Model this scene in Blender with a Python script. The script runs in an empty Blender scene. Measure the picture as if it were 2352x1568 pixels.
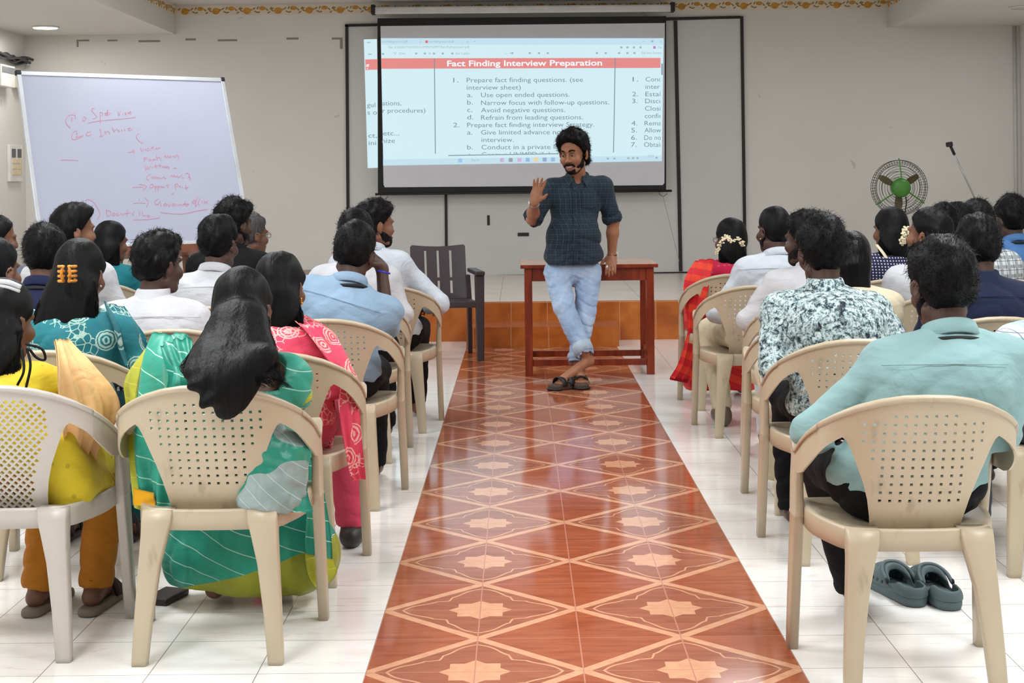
import bpy, bmesh, math, random
import numpy as np
from mathutils import Vector, Matrix, noise as mnoise
from mathutils.geometry import delaunay_2d_cdt

D = bpy.data
SC = bpy.context.scene
COL = SC.collection

# ------------------------------------------------------------------ camera, world, lights, exposure
FPX, EYE, ROLL = 3500.0, 1.38, 0.01          # focal length in pixels, eye height, camera roll
CX, CY = 1193.0, 405.0                       # principal point (vanishing point of the aisle)
cam = D.cameras.new('camera')
cam.sensor_width = 36.0
cam.lens = FPX / 2352 * 36
cam.shift_x = -(CX - 1176) / 2352
cam.shift_y = -(784 - CY) / 2352
cam.clip_start, cam.clip_end = 0.05, 80
camo = D.objects.new('camera', cam)
COL.objects.link(camo)
camo.matrix_world = Matrix.Translation((0, 0, EYE)) @ Matrix.Rotation(math.pi / 2, 4, 'X') @ Matrix.Rotation(-ROLL, 4, 'Z')
SC.camera = camo

SC.view_settings.view_transform = 'Standard'
SC.view_settings.look = 'None'
SC.view_settings.gamma = 1
SC.view_settings.exposure = 0.0
world = D.worlds.new('world')
SC.world = world
world.use_nodes = True
world.node_tree.nodes['Background'].inputs[0].default_value = (0.86, 0.92, 1.0, 1)
world.node_tree.nodes['Background'].inputs[1].default_value = 0.3


def area_light(name, loc, size, power, color=(1, 1, 1), size_y=None, rot=(0, 0, 0)):
    l = D.lights.new(name, 'AREA')
    l.energy = power
    l.color = color
    l.size = size
    if size_y:
        l.shape = 'RECTANGLE'
        l.size_y = size_y
    o = D.objects.new(name, l)
    o.location = loc
    o.rotation_euler = rot
    COL.objects.link(o)
    return o


for yy, pw in ((0.3, 40), (2.6, 72), (5.0, 74), (7.6, 46), (10.2, 28), (13.0, 24)):  # unseen ceiling rows; the one nearest the back wall added to brighten it
    for xx in (-1.9, 2.1):
        area_light('ceiling_panel_light', (xx, yy, 3.2), 0.9, pw * (1.06 if xx < 0 else .94), (.93, .97, 1))
for yy in (3.0, 6.0, 9.0, 12.0, 14.6):
    area_light('side_soffit_light', (-4.5, yy, 2.88), 0.3, 15, (.95, .98, 1))
    area_light('side_soffit_light', (4.6, yy, 2.88), 0.3, 8, (.95, .98, 1))
area_light('downlight_lamp', (-4.78, 15.35, 2.895), 0.22, 7, (1, 0.98, 0.94))


# ------------------------------------------------------------------ pixel <-> place helpers
def ray(px, py):
    u, v = px - CX, CY - py
    return (u + ROLL * v) / FPX, (v - ROLL * u) / FPX


def P(px, py, Y):
    u, v = ray(px, py)
    return Vector((u * Y, Y, EYE + v * Y))


def Gd(px, py, z=0.0):
    u, v = ray(px, py)
    Y = (z - EYE) / v
    return Vector((u * Y, Y, z))


# ------------------------------------------------------------------ generic mesh helpers
def tag(o, label=None, cat=None, group=None, kind=None):
    if label: o['label'] = label
    if cat: o['category'] = cat
    if group: o['group'] = group
    if kind: o['kind'] = kind
    return o


def empty(name, loc, label, cat, group=None, rz=0):
    o = D.objects.new(name, None)
    o.empty_display_size = 0.1
    o.location = loc
    o.rotation_euler = (0, 0, rz)
    COL.objects.link(o)
    return tag(o, label, cat, group)


def link(name, me, parent=None, label=None):
    o = D.objects.new(name, me)
    COL.objects.link(o)
    if parent: o.parent = parent
    if label: o['label'] = label
    return o


def mk(name, V, F, mat, parent=None, smooth=True, label=None, mids=None):
    me = D.meshes.new(name)
    me.from_pydata([tuple(v) for v in V], [], [tuple(f) for f in F])
    for m in (mat if isinstance(mat, (list, tuple)) else [mat]):
        me.materials.append(m)
    if smooth: me.polygons.foreach_set('use_smooth', [True] * len(me.polygons))
    if mids is not None: me.polygons.foreach_set('material_index', mids)
    me.update()
    return link(name, me, parent, label)


class MB:
    """collects pieces into one mesh"""
    def __init__(s):
        s.V, s.F, s.I = [], [], []
        s.mi = 0

    def add(s, V, F):
        n = len(s.V)
        s.V += [Vector(v) for v in V]
        s.F += [tuple(i + n for i in f) for f in F]
        s.I += [s.mi] * len(F)
        return s

    def box(s, lo, hi, R=None, c=None):
        x0, y0, z0 = lo
        x1, y1, z1 = hi
        V = [Vector(p) for p in ((x0, y0, z0), (x1, y0, z0), (x1, y1, z0), (x0, y1, z0), (x0, y0, z1), (x1, y0, z1), (x1, y1, z1), (x0, y1, z1))]
        if R is not None: V = [R @ v for v in V]
        if c is not None: V = [v + Vector(c) for v in V]
        return s.add(V, [(0, 3, 2, 1), (4, 5, 6, 7), (0, 1, 5, 4), (1, 2, 6, 5), (2, 3, 7, 6), (3, 0, 4, 7)])

    def loft(s, rings, cap=True, close=True):
        n = len(rings[0])
        V = [v for r in rings for v in r]
        F = []
        for i in range(len(rings) - 1):
            for j in range(n if close else n - 1):
                a, b = i * n + j, i * n + (j + 1) % n
                F.append((a, b, b + n, a + n))
        if cap:
            F.append(tuple(range(n))[::-1])
            F.append(tuple((len(rings) - 1) * n + j for j in range(n)))
        return s.add(V, F)

    def tube(s, pts, r, n=8, cap=True):
        pts = [Vector(p) for p in pts]
        rs = r if isinstance(r, (list, tuple)) else [r] * len(pts)
        rings = []
        up = None
        for i, p in enumerate(pts):
            d = (pts[min(i + 1, len(pts) - 1)] - pts[max(i - 1, 0)])
            if d.length < 1e-9: d = Vector((0, 0, 1))
            d.normalize()
            if up is None:
                up = Vector((0, 0, 1)) if abs(d.z) < .9 else Vector((1, 0, 0))
            a = d.cross(up)
            if a.length < 1e-6:
                up = Vector((1, 0, 0)) if abs(d.x) < .9 else Vector((0, 1, 0))
                a = d.cross(up)
            a.normalize()
            b = a.cross(d)
            up = b
            rings.append([p + (a * math.cos(t) + b * math.sin(t)) * rs[i] for t in (2 * math.pi * k / n for k in range(n))])
        return s.loft(rings, cap)

    def lathe(s, prof, n=24, M=None):
        rings = []
        for r, z in prof:
            ring = [Vector((r * math.cos(2 * math.pi * k / n), r * math.sin(2 * math.pi * k / n), z)) for k in range(n)]
            if M is not None: ring = [M @ v for v in ring]
            rings.append(ring)
        return s.loft(rings, True)

    def ball(s, c, r, n=8, R=None):
        r = Vector(r) if not isinstance(r, (int, float)) else Vector((r, r, r))
        rings = []
        for i in range(1, n):
            t = math.pi * i / n
            ring = []
            for k in range(n * 2):
                a = math.pi * k / n
                v = Vector((r.x * math.sin(t) * math.cos(a), r.y * math.sin(t) * math.sin(a), -r.z * math.cos(t)))
                if R is not None: v = R @ v
                ring.append(v + Vector(c))
            rings.append(ring)
        return s.loft(rings, True)

    def build(s, name, mat, parent=None, smooth=False, label=None, bevel=0, seg=2):
        o = mk(name, s.V, s.F, mat, parent, smooth, label, s.I if isinstance(mat, (list, tuple)) else None)
        if bevel:
            m = o.modifiers.new('bevel', 'BEVEL')
            m.width = bevel
            m.segments = seg
            m.limit_method = 'ANGLE'
            m.angle_limit = math.radians(40)
            m.harden_normals = False
        return o


def spline(pts, n):
    """Catmull-Rom through pts, n samples"""
    p = [Vector(q) for q in pts]
    p = [p[0] * 2 - p[1]] + p + [p[-1] * 2 - p[-2]]
    out = []
    m = len(p) - 3
    for i in range(n):
        t = m * i / (n - 1)
        k = min(int(t), m - 1)
        t -= k
        a, b, c, d = p[k:k + 4]
        out.append(0.5 * ((2 * b) + (c - a) * t + (2 * a - 5 * b + 4 * c - d) * t * t + (3 * b - a - 3 * c + d) * t ** 3))
    return out


# ------------------------------------------------------------------ materials
def L(r, g, b):
    f = lambda c: (c / 255 / 12.92) if c / 255 <= 0.04045 else ((c / 255 + 0.055) / 1.055) ** 2.4
    return (f(r), f(g), f(b), 1)


class NT:
    def __init__(s, name):
        s.m = D.materials.new(name)
        s.m.use_nodes = True
        s.t = s.m.node_tree
        s.b = s.t.nodes['Principled BSDF']
        s.co = None

    def n(s, typ, ins=None, out=0, **props):
        nd = s.t.nodes.new('ShaderNode' + typ)
        for k, v in props.items(): setattr(nd, k, v)
        for k, v in (ins or {}).items():
            if hasattr(v, 'is_linked') or isinstance(v, bpy.types.NodeSocket): s.t.links.new(v, nd.inputs[k])
            else: nd.inputs[k].default_value = v
        return nd.outputs[out]

    def m_(s, op, a, b=0.0, c=0.0):
        return s.n('Math', {0: a, 1: b, 2: c}, operation=op)

    def obj(s):
        if s.co is None: s.co = s.n('TexCoord', out='Object')
        return s.co

    def xyz(s):
        nd = s.t.nodes.new('ShaderNodeSeparateXYZ')
        s.t.links.new(s.obj(), nd.inputs[0])
        return nd.outputs[0], nd.outputs[1], nd.outputs[2]

    def mix(s, f, a, b):
        nd = s.t.nodes.new('ShaderNodeMix')
        nd.data_type = 'RGBA'
        for i, v in ((0, f), (6, a), (7, b)):
            if isinstance(v, bpy.types.NodeSocket): s.t.links.new(v, nd.inputs[i])
            else: nd.inputs[i].default_value = v
        return nd.outputs[2]

    def noise(s, scale, detail=3.0, vec=None, rough=.5, dist=0.0):
        return s.n('TexNoise', {'Vector': vec if vec is not None else s.obj(), 'Scale': scale, 'Detail': detail, 'Roughness': rough, 'Distortion': dist}, out=0)

    def ramp(s, v, stops, interp='LINEAR'):
        nd = s.t.nodes.new('ShaderNodeValToRGB')
        s.t.links.new(v, nd.inputs[0])
        cr = nd.color_ramp
        cr.interpolation = interp
        while len(cr.elements) < len(stops): cr.elements.new(0.5)
        for e, (p, c) in zip(cr.elements, stops):
            e.position = p
            e.color = c if len(c) == 4 else (*c, 1)
        return nd.outputs[0]

    def scaled(s, sx, sy, sz):
        return s.n('Mapping', {'Vector': s.obj(), 'Scale': (sx, sy, sz)})

    def out(s, color, rough=.5, spec=.5, metal=0, bump=None, bstr=.3, bdist=.002):
        for k, v in (('Base Color', color), ('Roughness', rough), ('Specular IOR Level', spec), ('Metallic', metal)):
            if isinstance(v, bpy.types.NodeSocket): s.t.links.new(v, s.b.inputs[k])
            else: s.b.inputs[k].default_value = v
        if bump is not None:
            bn = s.n('Bump', {'Strength': bstr, 'Distance': bdist, 'Height': bump})
            s.t.links.new(bn, s.b.inputs['Normal'])
        return s.m


def plain(name, rgb, rough=.5, spec=.5, metal=0, var=.08, vs=6, bump=0, bs=80, stretch=(1, 1, 1)):
    t = NT(name)
    c = L(*rgb)
    v = t.scaled(*stretch)
    no = t.noise(vs, 3, v)
    lo = tuple(x * (1 - var) for x in c[:3]) + (1,)
    hi = tuple(min(1, x * (1 + var)) for x in c[:3]) + (1,)
    col = t.ramp(no, [(.3, lo), (.7, hi)])
    b = t.noise(bs, 2, v) if bump else None
    return t.out(col, rough, spec, metal, b, bump)


def wrinkle(t, weave=260):
    a = t.noise(8, 2, t.scaled(1, 1, 1.6), .45, 1.8)
    b = t.noise(24, 1, t.scaled(.6, .6, 1.8), .4, 1.2)
    return t.m_('ADD', t.m_('ADD', a, t.m_('MULTIPLY', b, .25)), t.m_('MULTIPLY', t.noise(weave, 2), .04))


def fabric(name, rgb, rough=.85, var=.07, weave=260, bstr=.15, sheen=.06):
    t = NT(name)
    c = L(*rgb)
    no = t.noise(9, 4)
    col = t.ramp(no, [(.3, tuple(x * (1 - var) for x in c[:3]) + (1,)), (.7, tuple(min(1, x * (1 + var)) for x in c[:3]) + (1,))])
    m = t.out(col, rough, .2, 0, wrinkle(t, weave), .5, .011)
    t.b.inputs['Sheen Weight'].default_value = sheen
    return m


def emit(name, rgb, strength):
    t = NT(name)
    t.b.inputs['Base Color'].default_value = (.02, .02, .02, 1)
    t.b.inputs['Emission Color'].default_value = L(*rgb)
    t.b.inputs['Emission Strength'].default_value = strength
    return t.m


def lines(t, coord, period, width, off=0.0):
    """1 on thin lines every period"""
    a = t.m_('FRACT', t.m_('DIVIDE', t.m_('ADD', coord, off + 100 * period), period))
    return t.m_('LESS_THAN', a, width / period)


def mx(t, a, b): return t.m_('MAXIMUM', a, b)


# ------------------------------------------------------------------ room shell
YB = 16.3                    # back wall
XL, XR = -5.28, 5.36         # side walls
ZC, ZS = 3.25, 2.935         # centre ceiling, side soffits
SLX, SRX = -3.66, 3.95       # soffit edges
SY, SZ = 12.8, 0.33          # stage front, height
TILE = 0.3037
TX, TY = 0.1654, 4.555       # tile seam phase
RX0, RX1 = TX - 2 * TILE, TX + 2 * TILE
Y0 = -2.5

t = NT('wall_paint')
no = t.noise(.8, 5)
sm = t.noise(5.5, 2, dist=.6)
spot = t.m_('LESS_THAN', sm, .262)
base = t.ramp(no, [(.3, L(215, 212, 206)), (.7, L(222, 219, 213))])
wall_m = t.out(t.mix(t.m_('MULTIPLY', spot, .35), base, L(150, 146, 140)), .75, .2, 0, t.noise(40, 4), .08)
ceil_m = plain('ceiling_paint', (214, 211, 206), .8, .2, var=.02, vs=1.2)


def slab(name, lo, hi, mat):
    o = MB().box(lo, hi).build(name, mat)
    o['kind'] = 'structure'
    return o


slab('wall_back', (XL - .2, YB, -.3), (XR + .2, YB + .2, 3.6), wall_m)
slab('wall_left', (XL - .2, Y0, -.3), (XL, YB, 3.6), wall_m)
slab('wall_right', (XR, Y0, -.3), (XR + .2, YB, 3.6), wall_m)
MB().box((SLX, Y0, ZC), (SRX, YB, ZC + .15)).box((XL, Y0, ZS), (SLX, YB, ZC + .15)).box((SRX, Y0, ZS), (XR, YB, ZC + .15)).build('ceiling', ceil_m)['kind'] = 'structure'

# floor: glossy cream marble tiles, terracotta patterned runner down the aisle
t = NT('marble_tile')
x, y, z = t.xyz()
gx = lines(t, x, TILE, .0028, -TX + .0014)
gy = lines(t, y, TILE, .0028, -TY + .0014)
g = mx(t, gx, gy)
cell = t.n('CombineXYZ', {0: t.m_('FLOOR', t.m_('DIVIDE', t.m_('SUBTRACT', x, TX), TILE)), 1: t.m_('FLOOR', t.m_('DIVIDE', t.m_('SUBTRACT', y, TY), TILE))})
wn = t.n('TexWhiteNoise', {'Vector': cell}, out=0)
vec = t.n('Mapping', {'Vector': t.obj(), 'Rotation': (0, 0, .9), 'Scale': (1.5, 7, 1)})
vein = t.noise(3.2, 6, t.n('VectorMath', {0: vec, 1: t.n('CombineXYZ', {0: t.m_('MULTIPLY', wn, 9), 1: t.m_('MULTIPLY', wn, 5)})}, operation='ADD'), .6, 1.2)
col = t.ramp(vein, [(.28, L(232, 212, 203)), (.42, L(243, 240, 236)), (.7, L(248, 246, 243))])
col = t.mix(t.m_('MULTIPLY', wn, .10), col, L(226, 222, 217))
floor_a = t.out(t.mix(g, col, L(150, 142, 134)), .11, .6, 0, t.noise(3, 2), .012)

t = NT('runner_tile')
x, y, z = t.xyz()
A = t.m_('MULTIPLY', t.m_('ABSOLUTE', t.m_('SUBTRACT', t.m_('FRACT', t.m_('DIVIDE', t.m_('ADD', x, 60 * TILE - TX), 2 * TILE)), .5)), 2)
B = t.m_('MULTIPLY', t.m_('ABSOLUTE', t.m_('SUBTRACT', t.m_('FRACT', t.m_('DIVIDE', t.m_('ADD', y, 60 * TILE + TILE - (TY + TILE)), 2 * TILE)), .5)), 2)
S = t.m_('ADD', A, B)
band = t.m_('LESS_THAN', t.m_('ABSOLUTE', t.m_('SUBTRACT', S, 1)), .072)
dif = t.m_('ABSOLUTE', t.m_('SUBTRACT', A, B))
notch = t.m_('MULTIPLY', t.m_('LESS_THAN', dif, .16), t.m_('MULTIPLY', t.m_('SUBTRACT', .16, dif), -.85))
wob = t.m_('MULTIPLY', t.m_('SINE', t.m_('MULTIPLY', dif, 8)), -.035)
inner = t.m_('LESS_THAN', t.m_('ABSOLUTE', t.m_('SUBTRACT', S, t.m_('ADD', t.m_('ADD', .82, wob), notch))), .017)
star = mx(t, t.m_('LESS_THAN', t.m_('MAXIMUM', A, B), .235), t.m_('LESS_THAN', S, .335))
light = mx(t, mx(t, band, inner), star)
ins = t.m_('LESS_THAN', S, 1)
wood = t.noise(5, 6, t.scaled(1, 5, 1), .6, .8)
red = t.ramp(wood, [(.25, L(138, 66, 38)), (.5, L(163, 84, 52)), (.75, L(179, 100, 66))])
red2 = t.ramp(wood, [(.25, L(140, 76, 52)), (.7, L(172, 102, 74))])
pale = t.ramp(t.noise(30, 3), [(.3, L(208, 148, 112)), (.7, L(220, 164, 128))])
g = mx(t, lines(t, x, TILE, .004, -TX + .002), lines(t, y, TILE, .003, -TY + .0015))
col = t.mix(light, t.mix(ins, red, red2), pale)
floor_b = t.out(t.mix(g, col, L(192, 128, 106)), .10, .5, 0, t.noise(4, 2), .02)

V = [(XL, Y0, 0), (RX0, Y0, 0), (RX1, Y0, 0), (XR, Y0, 0), (XL, SY, 0), (RX0, SY, 0), (RX1, SY, 0), (XR, SY, 0)]
V += [(a, b, -.1) for a, b, c in V]
fl = mk('floor', V, [(0, 1, 5, 4), (1, 2, 6, 5), (2, 3, 7, 6), (8, 12, 13, 9), (9, 13, 14, 10), (10, 14, 15, 11), (0, 8, 9, 1), (1, 9, 10, 2), (2, 10, 11, 3)], [floor_a, floor_b], smooth=False, mids=[0, 1, 0, 0, 0, 0, 0, 0, 0])
fl['kind'] = 'structure'

# stage with tiled riser and one step
t = NT('orange_riser_tile')
x, y, z = t.xyz()
g = mx(t, lines(t, x, .3037, .006, -.22), t.m_('LESS_THAN', t.m_('ABSOLUTE', t.m_('SUBTRACT', z, .322)), .004))
no = t.noise(3.5, 5, None, .6, .7)
riser_m = t.out(t.mix(g, t.ramp(no, [(.25, L(146, 72, 22)), (.5, L(188, 104, 40)), (.75, L(204, 126, 56))]), L(206, 150, 108)), .25, .5)
t = NT('stage_top_tile')
x, y, z = t.xyz()
g = mx(t, lines(t, x, .6, .006, .18), lines(t, y, .6, .006))
stage_m = t.out(t.mix(g, t.ramp(t.noise(2.5, 5, t.scaled(1, 4, 1)), [(.3, L(206, 192, 182)), (.7, L(224, 213, 205))]), L(150, 138, 130)), .28, .6)
mb = MB().box((XL, SY, -.1), (XR, YB, SZ))
o = mb.build('trim_1', [stage_m, riser_m])
o['kind'] = 'structure'
o['label'] = 'low stage with orange tiled riser below the projection screen'
for p in o.data.polygons: p.material_index = 1 if p.normal.y < -.5 else 0
mb = MB().box((RX0 + .0, SY - .5, -.05), (RX1 + .02, SY, SZ / 2))
t2 = NT('step_top_tile')
stp = t2.out(t2.ramp(t2.noise(4, 4), [(.3, L(150, 84, 52)), (.7, L(178, 112, 78))]), .2, .5)
o = mb.build('trim_2', [stp, riser_m])
o['kind'] = 'structure'
for p in o.data.polygons: p.material_index = 0 if p.normal.z > .5 else 1
for i, (a, b, w) in enumerate(((XL, SLX, 0), (SLX, SRX, 0))): pass
skirt_m = plain('skirting_tile', (170, 158, 148), .3)
MB().box((XL, YB - .012, SZ), (XR, YB, SZ + .075)).build('baseboard_back', skirt_m)['kind'] = 'structure'

# painted flower border round the raised ceiling
cream = plain('border_cream', (222, 210, 190), .6)
gold = plain('border_gold', (196, 140, 48), .5, var=.2, vs=30)
olive = plain('border_olive', (150, 122, 52), .5, var=.2, vs=30)


def border(name, org, ax, length, nrm):
    org, ax, nrm = Vector(org), Vector(ax), Vector(nrm)
    up = Vector((0, 0, 1))
    mb = MB()
    q = lambda s, h, d=0.0: org + ax * s + up * h + nrm * d

    def poly(pts, d):
        mb.add([q(s, h, d) for s, h in pts] + [q(s, h, 0) for s, h in pts], [tuple(range(len(pts)))] + [(i, i + len(pts), (i + 1) % len(pts) + len(pts), (i + 1) % len(pts)) for i in range(len(pts))])
    poly([(0, -.055), (length, -.055), (length, .05), (0, .05)], .004)

    def blob(s, h, rx, ry, rot=0, n=10, d=.006):
        poly([(s + rx * math.cos(a) * math.cos(rot) - ry * math.sin(a) * math.sin(rot), h + rx * math.cos(a) * math.sin(rot) + ry * math.sin(a) * math.cos(rot)) for a in (2 * math.pi * k / n for k in range(n))], d)
    s = .1
    while s < length - .1:
        mb.mi = 1
        blob(s, -.012, .042, .036)
        blob(s + .165, .014, .036, .022)
        blob(s + .045, .0, .012, .012)
        mb.mi = 2
        for k, (ds, h, r) in enumerate(((.075, .012, .7), (.095, -.022, -.5), (.115, .018, 1.1), (.125, -.028, .3), (.215, .0, -.8), (.235, -.03, .6), (.255, .015, .9), (.275, -.012, -.4), (-.06, .01, .6))):
            blob(s + ds, h, .02, .008, r, 6)
        s += .332
    o = mb.build(name, [cream, gold, olive])
    o['kind'] = 'structure'


border('trim_3', (SLX, YB, 3.19), (1, 0, 0), SRX - SLX, (0, -1, 0))
border('trim_4', (SLX, YB, 3.19), (0, -1, 0), 6.0, (1, 0, 0))
border('trim_5', (SRX, YB, 3.19), (0, -1, 0), 6.0, (-1, 0, 0))
grey_tape = plain('old_tape', (140, 136, 130), .7)
black_plastic = plain('black_plastic', (16, 16, 18), .45)
white_plastic = plain('white_plastic', (222, 220, 214), .4)
dark_metal = plain('dark_metal', (34, 32, 31), .5, .4, .2)
steel = plain('steel', (170, 170, 172), .3, .5, .8)
# ------------------------------------------------------------------ plastic armchairs
def inpoly(x, y, poly):
    c = False
    j = len(poly) - 1
    for i in range(len(poly)):
        xi, yi = poly[i]
        xj, yj = poly[j]
        if (yi > y) != (yj > y) and x < (xj - xi) * (y - yi) / (yj - yi) + xi: c = not c
        j = i
    return c


def cut_sheet(name, outline, holes, step, fmap, th, mat, parent, smooth=True):
    """a moulded sheet: 2-D outline with holes, mapped to 3-D by fmap(s,z)->(point, normal), given a thickness"""
    vs, es = [], []

    def loop(pts):
        n = len(vs)
        vs.extend(Vector(p) for p in pts)
        es.extend((n + i, n + (i + 1) % len(pts)) for i in range(len(pts)))
    loop(outline)
    for h in holes: loop(h)
    xs = [p[0] for p in outline]
    zs = [p[1] for p in outline]
    a = min(xs) + step / 2
    hb = [(min(p[0] for p in h) - .003, max(p[0] for p in h) + .003, min(p[1] for p in h) - .003, max(p[1] for p in h) + .003) for h in holes]
    while a < max(xs):
        b = min(zs) + step / 2
        while b < max(zs):
            if inpoly(a, b, outline) and not any(h[0] < a < h[1] and h[2] < b < h[3] for h in hb): vs.append(Vector((a, b)))
            b += step
        a += step
    co, ed, fa, _, _, _ = delaunay_2d_cdt(vs, es, [], 0, 1e-5)
    F = []
    for f in fa:
        x = sum(co[i][0] for i in f) / 3
        y = sum(co[i][1] for i in f) / 3
        if not inpoly(x, y, outline): continue
        if any(h[0] < x < h[1] and h[2] < y < h[3] and inpoly(x, y, q) for h, q in zip(hb, holes)): continue
        F.append(tuple(f))
    n = len(co)
    V1, V2 = [], []
    for c in co:
        p, nn = fmap(c[0], c[1])
        V1.append(p + nn * th / 2)
        V2.append(p - nn * th / 2)
    cnt = {}
    for f in F:
        for i in range(3):
            e = (f[i], f[(i + 1) % 3])
            cnt[e] = cnt.get(e, 0) + 1
    FF = [f for f in F] + [tuple(i + n for i in f[::-1]) for f in F]
    for (i, j) in cnt:
        if (j, i) not in cnt: FF.append((j, i, i + n, j + n))
    o = mk(name, V1 + V2, FF, mat, parent, False)
    me = o.data
    bm = bmesh.new()
    bm.from_mesh(me)
    bmesh.ops.delete(bm, geom=[v for v in bm.verts if not v.link_faces], context='VERTS')
    bmesh.ops.recalc_face_normals(bm, faces=bm.faces)
    for f in bm.faces: f.smooth = True
    for e in bm.edges:
        if len(e.link_faces) == 2 and e.calc_face_angle() > .7: e.smooth = False
    bm.to_mesh(me)
    bm.free()
    return o


PLAN = [(0, -.28), (.10, -.273), (.19, -.243), (.25, -.19), (.279, -.11), (.286, 0), (.281, .10), (.268, .17)]
_pl = spline([(-x, y, 0) for x, y in PLAN[:0:-1]] + [(x, y, 0) for x, y in PLAN], 241)
_al = [0.0]
for i in range(1, 241): _al.append(_al[-1] + (_pl[i] - _pl[i - 1]).length)
_half = _al[-1] / 2
_al = np.array([a - _half for a in _al])
_px = np.array([p.x for p in _pl])
_py = np.array([p.y for p in _pl])
S_END = float(_half)
ZT = np.array([(0, .795), (.06, .793), (.12, .783), (.18, .765), (.24, .738), (.30, .708), (.38, .668), (.46, .630), (.50, .612), (.53, .606), (.55, .618), (.60, .632)])
ZB = np.array([(.215, .682), (.235, .672), (.27, .652), (.30, .632), (.36, .592), (.42, .560), (.47, .548), (.60, .548)])
PW = [(.215, .682), (.203, .674), (.19, .652), (.172, .61), (.152, .56), (.137, .51), (.127, .46), (.121, .42), (.119, .384)]
ztop = lambda s: float(np.interp(abs(s), ZT[:, 0], ZT[:, 1]))
zbot = lambda s: float(np.interp(abs(s), ZB[:, 0], ZB[:, 1]))


def chair_map(s, z):
    def pt(s, z):
        x, y = float(np.interp(s, _al, _px)), float(np.interp(s, _al, _py))
        l = min(1, max(0, (.34 - abs(s)) / .16))
        l = l * l * (3 - 2 * l)
        y += l * (.79 - z) * .30 + l * .9 * max(0, .60 - z) ** 2
        return Vector((x, y, z))
    p = pt(s, z)
    n = (pt(s + .002, z) - pt(s - .002, z)).cross(pt(s, z + .002) - pt(s, z - .002))
    n.normalize()
    return p, n


def chair_holes(kind):
    H = []
    if kind == 'grid':
        rows = [7, 13, 13, 13, 11, 11, 9, 9, 9, 9, 9]
        for r, n in enumerate(rows):
            z = .744 - r * .0236
            for k in range(n):
                s = (k - (n - 1) / 2) * .0262
                a = .0040
                H.append([(s - a, z - a), (s + a, z - a), (s + a, z + a), (s - a, z + a)])
    else:
        for r in range(31):
            z = .752 - r * .0112
            w = float(np.interp(z, [p[1] for p in PW[::-1]], [p[0] for p in PW[::-1]])) - .042
            w = min(w, .15)
            n = int(2 * w / .0224)
            for k in range(-n, n + 1):
                s = k * .0224 + (.0112 if r % 2 else 0)
                if abs(s) > w or abs(s) > .158 or z > ztop(s) - .035: continue
                a = .0072
                H.append([(s, z - a), (s + a, z), (s, z + a), (s - a, z)])
    return H


def mat_plastic(name, rgb, dirt):
    t = NT(name)
    c = t.ramp(t.noise(6, 4), [(.3, tuple(v * .93 for v in L(*rgb)[:3]) + (1,)), (.7, L(*rgb))])
    sm = t.ramp(t.noise(22, 5, t.scaled(1, 1, .35)), [(.60, (0, 0, 0, 1)), (.74, (1, 1, 1, 1))])
    return t.out(t.mix(t.m_('MULTIPLY', sm, .45), c, L(*dirt)), .36, .5, 0, t.noise(60, 2), .05)


beige = mat_plastic('beige_plastic', (190, 174, 148), (136, 116, 84))
beige_worn = mat_plastic('worn_pale_plastic', (190, 182, 172), (128, 116, 98))


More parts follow.
